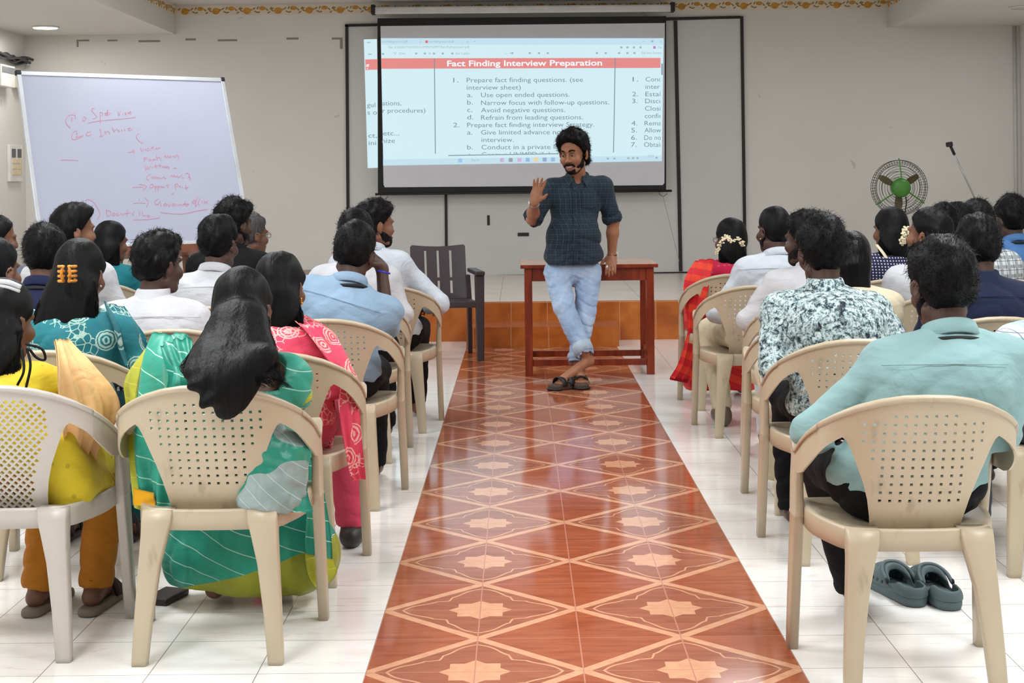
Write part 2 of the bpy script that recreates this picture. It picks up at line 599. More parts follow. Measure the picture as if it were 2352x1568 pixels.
def make_chair(kind, mat, label, group):
    root = empty('plastic_armchair', (0, 0, 0), label, 'chair', group)
    ss = [k * .30 / 12 for k in range(13)]
    half = [(s, ztop(s)) for s in ss] + [(.30, .67)] + [(s, zbot(s)) for s in (.30, .27, .245, .23)] + PW
    out = [(-s, z) for s, z in half[:0:-1]] + half
    out = out[::-1]
    cut_sheet('backrest', out, chair_holes(kind), .021, chair_map, .006, mat, root)
    # rolled rim along the top
    b = MB()
    rings = []
    for k in range(49):
        s = -.30 + .6 * k / 48
        p, n = chair_map(s, ztop(s))
        t = Vector((0, 0, 1))
        rings.append([p + n * a + t * c for a, c in ((-.008, -.012), (.006, -.010), (.010, .001), (.005, .006), (-.005, .006), (-.010, .0))])
    b.loft(rings)
    b.build('rim', mat, root, True)
    for sg in (1, -1):
        ss = [.30 + (S_END - .30) * k / 14 for k in range(15)]
        arm = [(sg * s, ztop(s)) for s in ss] + [(sg * s, zbot(s)) for s in ss[::-1]]
        if sg > 0: arm = arm[::-1]
        o = cut_sheet('armrest', arm, [], .03, chair_map, .006, mat, root)
        b = MB()
        rings = []
        for k in range(25):
            s = .30 + (S_END - .30) * k / 24
            p, n = chair_map(sg * s, ztop(s))
            inn = Vector((-sg, 0, 0)) * min(1, (s - .30) / .1) * .038
            back = Vector((n.x, n.y, 0)).normalized() * .008
            if back.x * sg < 0: back = -back
            rings.append([p + back - Vector((0, 0, .012)), p + back, p + back * .4 + Vector((0, 0, .006)), p + inn - back * .4 + Vector((0, 0, .004)), p + inn - back - Vector((0, 0, .004)), p - back * .6 - Vector((0, 0, .004))])
        b.loft(rings)
        b.build('armrest_top', mat, o, True)
        # front leg: a broad flat panel narrowing to the floor
        def ring(z, cx, cy, wx, wy):
            q = []
            for ax, ay in ((-1, -1), (1, -1), (1, 1), (-1, 1)):
                for dx, dy in ((.3, 1), (1, .3)) if ax * ay < 0 else ((1, .3), (.3, 1)):
                    q.append(Vector((sg * cx + ax * (wx / 2 - .006 * (1 - dx)), cy + ay * (wy / 2 - .006 * (1 - dy)), z)))
            return q
        b = MB()
        b.loft([ring(*r) for r in ((0, .274, .205, .030, .044), (.12, .271, .192, .030, .056), (.28, .267, .175, .029, .071), (.395, .264, .16, .028, .082), (.398, .264, .16, .031, .085), (.404, .264, .16, .031, .085), (.407, .264, .16, .028, .083), (.50, .267, .14, .024, .090), (.575, .268, .125, .018, .096), (.605, .270, .125, .014, .09))])
        b.build('leg', mat, root, True)
        b = MB()
        b.loft([ring(*r) for r in ((0, .194, -.232, .042, .036), (.015, .193, -.231, .044, .036), (.14, .184, -.217, .050, .038), (.28, .170, -.200, .060, .044), (.36, .158, -.188, .074, .050), (.40, .152, -.178, .084, .060), (.432, .150, -.170, .086, .056))])
        # channel rib on the rear face
        b.build('leg', mat, root, True)
    # seat
    b = MB()
    ol = [(-.238, .215), (0, .228), (.238, .215), (.252, .10), (.245, 0), (.222, -.09), (.19, -.165), (.118, -.19), (0, -.197), (-.118, -.19), (-.19, -.165), (-.222, -.09), (-.245, 0), (-.252, .10)]
    ol = [(p.x, p.y) for p in spline([(x, y, 0) for x, y in ol + ol[:1]], 57)[:-1]]
    sc = lambda f, z, dz=0: [Vector((x * f, y * f + .01 * (1 - f), z)) for x, y in ol]
    b.loft([sc(.96, .372), sc(1.0, .374), sc(1.0, .425), sc(.985, .434), sc(.93, .432), sc(.75, .424), sc(.4, .417), sc(.05, .416)])
    b.build('seat', mat, root, True)
    return root


def dup(root, loc, rz=0, label=None, group=None):
    r = root.copy()
    COL.objects.link(r)
    r.location = loc
    r.rotation_euler = (0, 0, rz)
    if label: r['label'] = label
    if group: r['group'] = group
    for ch in list(root.children):
        c = ch.copy()
        COL.objects.link(c)
        c.parent = r
        for g in ch.children:
            d = g.copy()
            COL.objects.link(d)
            d.parent = c
    return r


GRP = 'beige plastic armchairs in rows'
CH = {  # key: (x, y, yaw, label)
    'green': (-.90, 4.57, 0, 'beige plastic armchair with square holes under the woman in green saree'),
    'pink': (-.845, 5.38, 0, 'beige plastic armchair with pink printed scarf hanging over its right arm'),
    'blue': (-.80, 6.56, -.03, 'beige plastic armchair under the man in pale blue shirt'),
    'pen': (-.845, 7.60, 0, 'beige plastic armchair directly in front of the pale blue shirt man'),
    'bearded': (-.73, 8.46, 0, 'frontmost beige plastic armchair on the left of the aisle'),
    'clip': (-1.63, 5.50, 0, 'beige plastic armchair behind the peach scarf, under woman with hair claw'),
    'collar': (-1.36, 6.20, 0, 'beige plastic armchair under the white shirted man with white stand collar'),
    'ribbed': (-1.46, 7.25, 0, 'beige plastic armchair under man in ribbed white shirt'),
    'vest': (-1.56, 8.2, 0, 'beige plastic armchair under man in black vest'),
    'glasses': (-1.62, 9.2, 0, 'beige plastic armchair under grey-haired man with glasses near the whiteboard'),
    'navycollar': (-2.12, 6.72, 0, 'beige plastic armchair under man with navy collar'),
    'profile': (-2.2, 7.55, 0, 'beige plastic armchair under smiling man in white shirt by the whiteboard'),
    'smallteal': (-2.44, 8.98, 0, 'beige plastic armchair under woman in teal saree near the easel'),
    'edgeear': (-2.28, 5.95, 0, 'beige plastic armchair under man with ear at left edge'),
    'edgeface': (-2.82, 8.2, 0, 'beige plastic armchair under the far left edge young man'),
    'mint': (1.055, 4.24, 0, 'beige plastic armchair with square holes under the mint shirt man'),
    'floral': (1.18, 5.60, 0, 'beige plastic armchair under the man in black and white floral shirt'),
    'glossy': (1.235, 6.40, 0, 'beige plastic armchair just ahead of the floral shirt man'),
    'curly': (1.36, 7.28, 0, 'beige plastic armchair under white shirt man with rolled sleeve on its arm'),
    'buzz': (1.225, 8.21, 0, 'beige plastic armchair under man with close-cropped hair, right of aisle'),
    'red': (1.245, 9.15, 0, 'beige plastic armchair under the woman in red saree'),
    'jasmine': (2.04, 8.6, 0, 'beige plastic armchair under the woman in dotted navy top'),
    'lookback': (2.02, 7.5, 0, 'beige plastic armchair under man in white shirt looking left'),
    'navy': (1.92, 6.36, 0, 'beige plastic armchair under the man in navy shirt'),
    'check': (2.62, 8.45, 0, 'beige plastic armchair under man in grey checked shirt'),
    'denim': (2.98, 9.25, 0, 'beige plastic armchair under man in blue denim shirt'),
    'plaid': (1.865, 5.42, 0, 'beige plastic armchair under the pale green plaid shirt at right edge'),
    'tuftone': (2.74, 10.08, 0, 'beige plastic armchair in the far right row, second from the front'),
    'tufttwo': (3.1, 10.9, 0, 'beige plastic armchair, frontmost at the far right'),
    'greysleeve': (2.63, 7.3, 0, 'beige plastic armchair under person with grey sleeve at right edge'),
}
ch0 = None
CHAIR = {}
for k, (x, y, rz, lab) in CH.items():
    if ch0 is None:
        ch0 = make_chair('grid', beige, lab, GRP)
        ch0.location = (x, y, 0)
        CHAIR[k] = ch0
    else:
        CHAIR[k] = dup(ch0, (x, y, 0), rz, lab, GRP)
CH['yellow'] = (-1.515, 4.61, 0, 'pale worn plastic armchair with diamond lattice back at left edge')
CHAIR['yellow'] = make_chair('diamond', beige_worn, CH['yellow'][3], GRP)
CHAIR['yellow'].location = (-1.515, 4.61, 0)

# ------------------------------------------------------------------ dark slatted chair by the step
maroon = plain('maroon_plastic', (58, 46, 50), .42, .5, var=.06, bump=.05)
root = empty('slatted_armchair', (-.60, 11.62, 0), 'dark maroon plastic armchair with slatted back, empty, facing the rows', 'chair', None, math.pi + .16)
w = .215
out = [(-w, .44), (w, .44), (w, .52), (w, .84), (w - .012, .852), (.1, .842), (0, .838), (-.1, .842), (-w + .012, .852), (-w, .84)]
holes = []
for sx in (-.098, 0, .098):
    holes.append([(sx - .009, .60), (sx + .009, .60), (sx + .009, .808), (sx - .009, .808)])
    holes.append([(sx - .009, .48), (sx + .009, .48), (sx + .009, .577), (sx - .009, .577)])


def sl_map(s, z):
    f = lambda s, z: Vector((s, -.19 - (z - .44) * .26 + .5 * s * s, z))
    n = (f(s + .002, z) - f(s - .002, z)).cross(f(s, z + .002) - f(s, z - .002)).normalized()
    return f(s, z), n


cut_sheet('backrest', out, holes, .04, sl_map, .014, maroon, root)
MB().loft([[Vector(p) for p in q] for q in ([(-.24, -.2, .40), (.24, -.2, .40), (.24, .24, .40), (-.24, .24, .40)], [(-.24, -.2, .44), (.24, -.2, .44), (.24, .24, .45), (-.24, .24, .45)])]).build('seat', maroon, root, bevel=.01)
for sg in (1, -1):
    MB().loft([[Vector((sg * .262 + a * w2, cy + b_ * w3, z)) for a, b_ in ((-1, -1), (1, -1), (1, 1), (-1, 1))] for z, cy, w2, w3 in ((0, .225, .026, .032), (.64, .20, .034, .036))]).build('leg', maroon, root, bevel=.006)
    MB().loft([[Vector((sg * cx + a * .018, cy + b_ * w3, z)) for a, b_ in ((-1, -1), (1, -1), (1, 1), (-1, 1))] for z, cx, cy, w3 in ((0, .25, -.30, .02), (.42, .235, -.20, .035), (.62, .225, -.215, .03))]).build('leg', maroon, root, bevel=.006)
    MB().box((sg * .262 - .036, -.24, .64), (sg * .262 + .036, .26, .672)).build('armrest', maroon, root, bevel=.008)

# ------------------------------------------------------------------ wooden table in the aisle
t = NT('red_brown_wood')
no = t.noise(7, 6, t.scaled(3, 3, .5), .6, .6)
wood_m = t.out(t.ramp(no, [(.25, L(94, 29, 9)), (.5, L(128, 44, 15)), (.78, L(154, 62, 25))]), .3, .5, 0, no, .08)
t = NT('wood_top_glare')
no = t.noise(5, 6, t.scaled(.6, 4, 4), .6, .6)
top_m = t.out(t.ramp(no, [(.25, L(176, 122, 84)), (.7, L(206, 156, 116))]), .22, .5, 0, no, .05)  # tabletop glare painted in as a paler tone than the red-brown wood
X0, X1, YA, YZ = .0, .952, 10.52, 11.17
root = empty('wooden_table', ((X0 + X1) / 2, (YA + YZ) / 2, 0), 'narrow red-brown wooden table behind the standing man', 'table')
cx, cy = root.location.x, root.location.y
o = MB().box((X0 - cx, YA - cy, .742), (X1 - cx, YZ - cy, .768)).build('tabletop', [top_m, wood_m], root, bevel=.004)
for p in o.data.polygons: p.material_index = 0 if p.normal.z > .5 else 1
lx = (X0 + .028 - cx, X1 - .046 - .035 - cx)
ly = (YA + .03 - cy, YZ - .09 - cy)
for a in lx:
    for b_ in ly: MB().box((a, b_, 0), (a + .053, b_ + .053, .742)).build('leg', wood_m, root, bevel=.003)
MB().box((lx[0] + .053, ly[0] + .01, .652), (lx[1], ly[0] + .035, .742)).box((lx[0] + .053, ly[1] + .01, .652), (lx[1], ly[1] + .035, .742)).box((lx[0] + .01, ly[0] + .053, .652), (lx[0] + .035, ly[1], .742)).box((lx[1] + .01, ly[0] + .053, .652), (lx[1] + .035, ly[1], .742)).build('apron', wood_m, root, bevel=.002)
for b_ in ly: MB().box((lx[0] + .053, b_ + .012, .065), (lx[1], b_ + .042, .108)).build('stretcher', wood_m, root, bevel=.002)
for a in lx: MB().box((a + .012, ly[0] + .053, .115), (a + .042, ly[1], .155)).build('stretcher', wood_m, root, bevel=.002)

# ------------------------------------------------------------------ framed marker boards on the back wall
board_m = plain('grey_white_board', (206, 205, 202), .45, .35, var=.015, vs=1.5)
frame_m = plain('dark_bronze_frame', (44, 38, 34), .5, .4, .3)


def wx(px, py, Y): return P(px, py, Y)


YF = YB - .02
root = empty('wall_board', (P(1250, 620, YB).x, YB, P(1250, 632, YB).z), 'wide grey-white wall board in dark frame behind the projection screen', 'board')
loc = root.location


def board(name, pts, mat, y0, y1, par):
    V = [Vector((P(a, b, YB).x, y, P(a, b, YB).z)) - loc for y in (y0, y1) for a, b in pts]
    n = len(pts)
    return mk(name, V, [tuple(range(n))[::-1], tuple(range(n, 2 * n))] + [(i, (i + 1) % n, (i + 1) % n + n, i + n) for i in range(n)], mat, par, False)


pl1 = [(796, 643), (1026, 638), (1020, 58), (797, 61)]
pl2 = [(1026, 638), (1561, 626), (1552, 48), (1020, 58)]
pl3 = [(1561, 626), (1710, 622), (1703, 41), (1552, 48)]
for q in (pl1, pl2, pl3): board('panel', q, board_m, YB - .014, YB, root)


def bar(a, b, w, name='frame_bar', y0=YB - .03, y1=YB - .006):
    A, B = Vector(a), Vector(b)
    d = (B - A).normalized()
    n = Vector((-d.y, d.x)) * w / 2
    return board(name, [tuple(p) for p in (A + n, B + n, B - n, A - n)], frame_m, y0, y1, root)


for a, b, w in (((793, 59), (1700, 40), 6), ((797, 58), (801, 645), 7), ((1703, 38), (1711, 625), 7), ((797, 641), (1712, 625), 8), ((1551, 48), (1563, 622), 8), ((1021, 60), (1026, 636), 6)):
    bar(a, b, w)
for a, b, w, lab in (((1122, 497), (1122, 514), 6, 'small black magnet standing upright on the wall board below the screen'), ((1192, 537), (1212, 539), 6, 'small black magnet lying level on the wall board left of the man')):
    A, B = P(*a, YB), P(*b, YB)
    o = MB().box((min(A.x, B.x) - .013, -.012, min(A.z, B.z) - .013), (max(A.x, B.x) + .013, 0, max(A.z, B.z) + .013)).build('board_magnet', black_plastic, bevel=.002)
    for v in o.data.vertices: v.co -= Vector(((A.x + B.x) / 2, 0, (A.z + B.z) / 2))
    o.location = ((A.x + B.x) / 2, YB - .014, (A.z + B.z) / 2)
    tag(o, lab, 'magnet')
MB_m = plain('scuff_grey', (150, 147, 143), .8)
for i, (a, b, c, d, lab) in enumerate(((176, 91, 205, 95, 'bent end of'), (247, 91, 270, 95, 'second piece of'), (318, 92, 368, 97, 'third, longest piece of'), (426, 88, 450, 93, 'fourth piece of'), (500, 90, 545, 95, 'fifth, sloping piece of'), (658, 86, 686, 91, 'sixth piece of'), (762, 86, 787, 91, 'last piece beside the wall board of'))):
    A, B = P(a, d, YB), P(c, b, YB)
    m = MB().box((A.x, -.002, A.z), (B.x, 0, B.z))
    if i in (0,): m.box((A.x, -.002, A.z - .06), (A.x + .022, 0, A.z))
    if i == 6: m.box((B.x - .03, -.002, A.z - .1), (B.x, 0, A.z))
    o = m.build('tape_strip', grey_tape)
    o.location = (0, YB, 0)
    tag(o, lab + ' old grey tape along the upper back wall', 'tape', 'old tape strips on the back wall')

# ------------------------------------------------------------------ projection screen with its picture
YS = 16.12
shade_m = plain('screen_cloth', (214, 214, 219), .9, .1, var=.01)
mask_m = plain('screen_black_mask', (14, 14, 16), .7)
root = empty('projection_screen', P(1205, 447, YS), 'pull-down projection screen with black border showing a projected document', 'screen')
so = root.location


def quad(pts, y, th=.002, name=None, mat=None, par=root, org=None):
    org = so if org is None else org
    V = [Vector((P(a, b, YS).x, yy, P(a, b, YS).z)) - org for yy in (y, y + th) for a, b in pts]
    n = len(pts)
    F = [tuple(range(n))[::-1], tuple(range(n, 2 * n))] + [(i, (i + 1) % n, (i + 1) % n + n, i + n) for i in range(n)]
    if name is None: return V, F
    return mk(name, V, F, mat, par, False)


quad([(868, 446), (1530, 439), (1530, 37), (867, 42)], YS, .003, 'black_border', mask_m)
fx = [(881, 424), (884, 430), (1522, 425), (1526, 420), (1527, 53), (874, 60)]
quad(fx, YS - .003, .002, 'screen_cloth', shade_m)
mb = MB()
mb.tube([P(862, 446, YS) - so, P(1543, 438, YS) - so], .013, 10)
mb.build('bottom_tube', black_plastic, root, True)
A, B = P(853, 38, YS), P(1549, 32, YS)
mb = MB()
rings = []
for pt in (P(854, 26, YS), P(1549, 20, YS)):
    rings.append([pt - so + Vector((0, dy, dz)) for dy, dz in ((-.05, -.035), (-.06, -.02), (-.06, .025), (-.05, .04), (.05, .04), (.06, .025), (.06, -.03))])
mb.loft(rings)
mb.build('housing', plain('housing_white', (212, 210, 206), .4), root)
for pt in (P(858, 24, YS), P(1544, 18, YS)):
    q = pt - so
    MB().box((q.x - .022, -.07, q.z - .045), (q.x + .022, .06, q.z + .055)).build('end_bracket', black_plastic, root, bevel=.006)
for px, py in ((882, 447), (1523, 440)):
    pts = [P(px + a, py + b, YS) - so for a, b in ((-8, 0), (-9, 5), (0, 12), (9, 5), (8, 0), (-8, 0))]
    MB().tube(pts, .0035, 6).build('pull_ring', dark_metal, root)
mb = MB().tube([P(1523, 452, YS) - so, P(1540, 520, YS) - so, P(1560, 600, YS) - so], .003, 5).build('pull_cord', steel, root)

page_m = emit('projected_light', (214, 243, 250), .92)  # projector light imitated by glowing flat panels laid over the screen
page_top = emit('projected_bar', (200, 230, 246), .92)
page_task = emit('projected_taskbar', (196, 226, 240), .95)
red_m = emit('projected_red', (232, 138, 136), .95)
ink_m = emit('projected_ink', (128, 146, 156), .9)
faint_m = emit('projected_faint_ink', (158, 178, 190), .95)
white_m = emit('projected_white', (240, 246, 250), 1.0)
page = quad([(881, 380), (1520, 370), (1524, 88), (875, 88)], YS - .006, .002, 'projected_page', page_m)


def onpage(pts, name, mat, dy=-.008, par=page):
    return quad(pts, YS + dy, .0012, name, mat, par)


lrp = lambda x, y: x
onpage([(876, 103), (1524, 103), (1524, 88), (875, 88)], 'browser_tab_row', page_top)
onpage([(880, 380), (1520, 370), (1520, 357), (880, 366)], 'taskbar', page_task)
onpage([(876, 158), (1517, 156), (1517, 133), (876, 134)], 'title_bar', red_m)
for a, b, w in (((997, 134), (999, 353), 2), ((1412, 133), (1408, 350), 2)):
    onpage([(b[0], b[1]), (b[0] + w, b[1]), (a[0] + w, a[1]), a], 'column_rule', ink_m, -.0095)
onpage([(1030, 358), (1283, 354), (1283, 352), (1030, 356)], 'bottom_rule', ink_m, -.0095)
onpage([(1519, 172), (1522, 172), (1522, 146), (1519, 146)], 'scroll_bar', ink_m, -.0095)
for i, (px, c) in enumerate(((1057, (90, 170, 240)), (1153, (190, 120, 200)), (1173, (90, 100, 110)), (1193, (200, 130, 220)), (1212, (70, 150, 220)), (1231, (240, 200, 90)), (1251, (80, 110, 190)), (1270, (90, 150, 230)))):
    y = 368.5 - (px - 1057) * .011
    s = 4.5
    onpage([(px - s, y + s), (px + s, y + s), (px + s, y - s), (px - s, y - s)], 'taskbar_icon', emit('icon_light', tuple(int(v * .55 + 110) for v in c), .9), -.0095)
for px, py, c in ((980, 96, (230, 110, 120)), (1503, 109, (190, 140, 220))):
    onpage([(px - 3, py + 3), (px + 3, py + 3), (px + 3, py - 3), (px - 3, py - 3)], 'tab_icon', emit('icon_light', c, .9), -.0095)


def text(body, x0, x1, base, mat, par, org, Y, bold=0.0, cut=None, cut_z=None, name='text_line', cap=None):
    """one line of lettering, its baseline from pixel (x0,base) to (x1,base), set on the plane at distance Y"""
    cu = D.curves.new('t', 'FONT')
    cu.body = body
    cu.size = 1
    cu.offset = bold
    cu.resolution_u = 3
    ob = D.objects.new('t', cu)
    COL.objects.link(ob)
    dg = bpy.context.evaluated_depsgraph_get()
    me = D.meshes.new_from_object(ob.evaluated_get(dg))
    D.objects.remove(ob)
    D.curves.remove(cu)
    xs = [v.co.x for v in me.vertices]
    w = max(xs) - min(xs)
    A, B = P(x0, base, Y), P(x1, base, Y)
    B.z = A.z + (B.z - A.z) * .5
    sx = (B.x - A.x) / w
    sy = sx if cap is None else cap * Y / FPX / .73
    for v in me.vertices:
        x, y = (v.co.x - min(xs)) * sx, v.co.y * sy
        v.co = A + Vector((x, 0, (B.z - A.z) * x / (B.x - A.x) + y)) - org
    me.materials.clear()
    me.materials.append(mat)
    bm = bmesh.new()
    bm.from_mesh(me)
    if cut is not None:
        for (co, no) in cut:
            bmesh.ops.bisect_plane(bm, geom=bm.verts[:] + bm.edges[:] + bm.faces[:], plane_co=co, plane_no=no, clear_outer=True)
    bm.to_mesh(me)
    bm.free()
    return link(name, me, par)


YT = YS - .0088
T = lambda b, x0, x1, y, **k: text(b, x0, x1, y, k.pop('mat', ink_m), k.pop('par', page), so, YT, **k)
T('Fact Finding Interview Preparation', 1027, 1383, 152, mat=white_m, bold=.022, cap=13.5)
slope = lambda y, x: y - (x - 1073) * .006
for b, x0, x1, y in (('1.', 1041, 1053, 189), ('Prepare fact finding questions. (see', 1072, 1339, 189), ('interview sheet)', 1072, 1196, 206), ('a.', 1073, 1085, 223), ('Use open ended questions.', 1105, 1308, 223), ('b.', 1073, 1086, 240), ('Narrow focus with follow-up questions.', 1105, 1399, 241), ('c.', 1073, 1085, 257), ('Avoid negative questions.', 1105, 1298, 258), ('d.', 1073, 1087, 274), ('Refrain from leading questions.', 1105, 1339, 275), ('2.', 1041, 1055, 292), ('Prepare fact finding interview Strategy.', 1073, 1365, 292), ('a.', 1073, 1085, 309), ('Give limited advance notice of', 1105, 1338, 309), ('interview.', 1106, 1180, 326), ('b.', 1073, 1086, 343), ('Conduct in a private location.', 1106, 1336, 343)):
    T(b, x0, x1, y, cap=11)
T('c.', 1074, 1085, 360, cap=11, cut=[(P(1100, 354, YT) - so, (0, 0, -1))])
T('Contact UNMPD if there is a', 1106, 1322, 360, cap=11, cut=[(P(1100, 354, YT) - so, (0, 0, -1))])
cutx = [(P(1517, 250, YT) - so, (1, 0, 0))]
for b, n, x1, y in (('Conduct', '1.', 1542, 187), ('interview', None, 1550, 204), ('Establish', '2.', 1551, 221), ('Discuss', '3.', 1537, 237), ('Closing', None, 1537, 254), ('confidential', None, 1560, 271), ('Remain', '4.', 1534, 288), ('Allow', '5.', 1521, 304), ('Do not', '6.', 1527, 321), ('Obtain', '7.', 1527, 337)):
    k = (y - 187) * .024
    T(b, 1483 - k, x1 - k, y, cap=11, cut=cutx)
    if n: T(n, 1453 - k, 1466 - k, y, cap=11)
for b, x0, x1, y in (('ations,', 878, 922, 242), ('or procedures)', 868, 977, 259), ('etc...', 880, 917, 311), ('mize', 872, 907, 328)):
    T(b, x0, x1, y, cap=11, cut=[(P(877, 250, YT) - so, (-1, 0, 0))])
for b, x0, x1, y in (('fact-finding-interv12.pdf', 878, 936, 98), ('x', 963, 967, 98), ('fact-finding-interv12.pdf', 986, 1043, 98), ('x', 1072, 1076, 98), ('+', 1088, 1092, 98), ('File', 892, 902, 111), ('E:/DESKTOP/DOCUMENTS/PPT/fact-finding-interv.pdf', 907, 1078, 111), ('V', 904, 911, 125), ('Draw', 917, 931, 125), ('A', 984, 990, 125), ('Ask Copilot', 1046, 1079, 125), ('Edit with Acrobat', 1474, 1520, 124), ('Chat', 1511, 1521, 111), ('Search', 1083, 1101, 370), ('15:23', 1488, 1501, 361), ('-', 1477, 1482, 97), ('x', 1516, 1520, 97), ('+', 1170, 1174, 125), ('-', 1160, 1165, 125)):
    T(b, x0, x1, y, mat=faint_m, cap=5.5)
for px, py in ((880, 124), (956, 123), (976, 123), (997, 123), (1017, 123), (1039, 123), (1177, 122), (1217, 122), (1238, 122), (1258, 122), (1371, 122), (1391, 122), (1422, 122), (1441, 122), (1457, 122), (1427, 109), (1441, 109), (1456, 109), (1471, 109), (1498, 95), (1396, 364), (1411, 364), (1443, 363), (1454, 363), (1464, 363), (1508, 362)):
    onpage([(px - 2.5, py + 2), (px + 2.5, py + 2), (px + 2.5, py - 2), (px - 2.5, py - 2)], 'toolbar_icon', faint_m, -.0088)

# the picture spills past the screen edge onto the board behind, drawn as a glowing strip
root = D.objects['wall_board']
spill = empty('projected_picture_edge', P(852, 385, YB - .03), 'narrow bright strip of projected document spilling onto wall board left of screen', 'projection')
so2 = spill.location


def q2(pts, y, name, mat, par=spill):
    V = [Vector((P(a, b, YB).x, yy, P(a, b, YB).z)) - so2 for yy in (y, y + .001) for a, b in pts]
    n = len(pts)
    return mk(name, V, [tuple(range(n))[::-1], tuple(range(n, 2 * n))] + [(i, (i + 1) % n, (i + 1) % n + n, i + n) for i in range(n)], mat, par, False)


q2([(845, 386), (871, 385), (866, 90), (836, 91)], YB - .016, 'projected_page', page_m)
q2([(840, 161), (869, 160), (868, 136), (839, 137)], YB - .0175, 'title_bar', red_m)
YT2 = YB - .0185
for b, x0, x1, y in (('gul', 843, 862, 246), ('s o', 844, 866, 263), ('ct,', 846, 866, 316), ('ini', 847, 864, 333)):
    text(b, x0, x1, y, ink_m, spill, so2, YT2, cap=11)
text('g', 840, 848, 156, white_m, spill, so2, YT2, bold=.02, cap=13)
for px, py in ((847, 98), (850, 125)):
    q2([(px - 4, py + 1), (px + 4, py + 1), (px + 4, py - 1), (px - 4, py - 1)], YB - .0175, 'toolbar_icon', faint_m)
# ------------------------------------------------------------------ whiteboard leaning on an easel
BL, TV, UV = Vector((-3.051, 9.719, .944)), Vector((1.170, .909, 0)), Vector((-.244, .314, 1.153))
TH, UH = TV.normalized(), UV.normalized()
NH = TH.cross(UH).normalized()          # faces the room
if NH.y > 0: NH = -NH
wb_m = plain('whiteboard_face', (178, 181, 200), .3, .4, var=.025, vs=2)
alu = plain('aluminium_trim', (206, 210, 214), .35, .5, .5)
red_ink = plain('red_marker', (206, 136, 160), .6)
WBW, WBH = TV.length, UV.length
root = empty('whiteboard', BL + TV * .5, 'large leaning whiteboard with faint red handwriting on easel', 'whiteboard')
o0 = root.location
wbp = lambda a, b, d=0.0: BL + TH * a + UH * b + NH * d - o0


def wb_box(name, a0, a1, b0, b1, d0, d1, mat, par=root, bevel=0):
    V = [wbp(a, b, d) for d in (d0, d1) for a, b in ((a0, b0), (a1, b0), (a1, b1), (a0, b1))]
    m = MB()
    m.add(V, [(0, 3, 2, 1), (4, 5, 6, 7), (0, 1, 5, 4), (1, 2, 6, 5), (2, 3, 7, 6), (3, 0, 4, 7)])
    return m.build(name, mat, par, bevel=bevel)


wb_box('panel', 0, WBW, 0, WBH, -.012, .0, wb_m)
for a0, a1, b0, b1 in ((-.01, .018, .0, WBH), (WBW - .018, WBW + .01, 0, WBH), (0, WBW, -.01, .02), (0, WBW, WBH - .02, WBH + .01)):
    wb_box('frame_bar', a0, a1, b0, b1, -.018, .008, alu, bevel=.003)
for a, b in ((0, WBH), (WBW, WBH), (0, 0), (WBW, 0)):
    wb_box('corner_cap', a - .018, a + .022 if a == 0 else a + .016, b - .02, b + .016, -.02, .011, black_plastic, bevel=.008)


def onboard(px, py):
    u, v = ray(px, py)
    d = Vector((u, 1, v))
    e = Vector((0, 0, EYE))
    k = (BL + NH * .0016 - e).dot(NH) / d.dot(NH)
    return e + d * k - o0


def stroke(mb, pts, w=.0037, smooth=True):
    """pts in the enlarged-view coordinates of the handwriting, drawn on the board face"""
    q = [onboard(100 + x / 5.226, 220 + y / 5.226) for x, y in pts]
    if smooth and len(q) > 2: q = spline(q, len(q) * 4)
    V = []
    for i, p in enumerate(q):
        d = (q[min(i + 1, len(q) - 1)] - q[max(i - 1, 0)])
        s = NH.cross(d).normalized() * w / 2 if d.length > 1e-9 else TH * w / 2
        V += [p + s, p - s]
    mb.add(V, [(2 * i, 2 * i + 1, 2 * i + 3, 2 * i + 2) for i in range(len(q) - 1)])


def write(name, strokes):
    mb = MB()
    for s in strokes: stroke(mb, s)
    mb.build(name, red_ink, root)


dot = lambda x, y: [(x, y), (x + 7, y + 5)]
write('handwritten_line', [  # circled 1. o Spot vist
    [(325, 388), (285, 350), (268, 300), (290, 245), (340, 228), (380, 235), (384, 275)], [(330, 268), (342, 262), (342, 305)], dot(405, 318),
    [(490, 250), (470, 275), (478, 300), (500, 295), (510, 265), (490, 250)],
    [(615, 155), (590, 150), (580, 180), (620, 225), (640, 255), (610, 275), (592, 270)], [(680, 190), (684, 330)], [(680, 205), (705, 200), (712, 222), (685, 240)],
    [(765, 200), (742, 215), (745, 238), (768, 225), (768, 165), (768, 235), (800, 210), (806, 208)], [(735, 215), (790, 200)],
    [(893, 188), (908, 238), (925, 180)], [(950, 205), (955, 228)], [(995, 195), (978, 205), (995, 220), (975, 230)], [(1020, 190), (1030, 215), (1042, 190)], [(1042, 178), (1048, 228)], [(1012, 205), (1052, 196)],
    [(535, 325), (680, 300), (900, 280), (1105, 258)], dot(1097, 242)])
write('handwritten_line', [  # circled 2. c Interi
    [(410, 420), (370, 430), (340, 480), (345, 515), (375, 525), (430, 505), (480, 475)], [(385, 455), (405, 450), (405, 480), (390, 498), (430, 490), (470, 478)],
    [(570, 425), (525, 440), (512, 465), (535, 480), (580, 462)], [(668, 395), (685, 420)], [(690, 410), (690, 480)], [(672, 480), (690, 490), (720, 475)], [(735, 420), (750, 465)], [(745, 440), (775, 425), (800, 460)],
    [(820, 375), (852, 440)], [(850, 420), (885, 400), (905, 440)], [(905, 405), (915, 435)], [(935, 400), (945, 425)], [(970, 395), (978, 422)], [(1010, 390), (1045, 385), (1020, 400), (1035, 415), (1075, 395)], dot(1055, 342)])
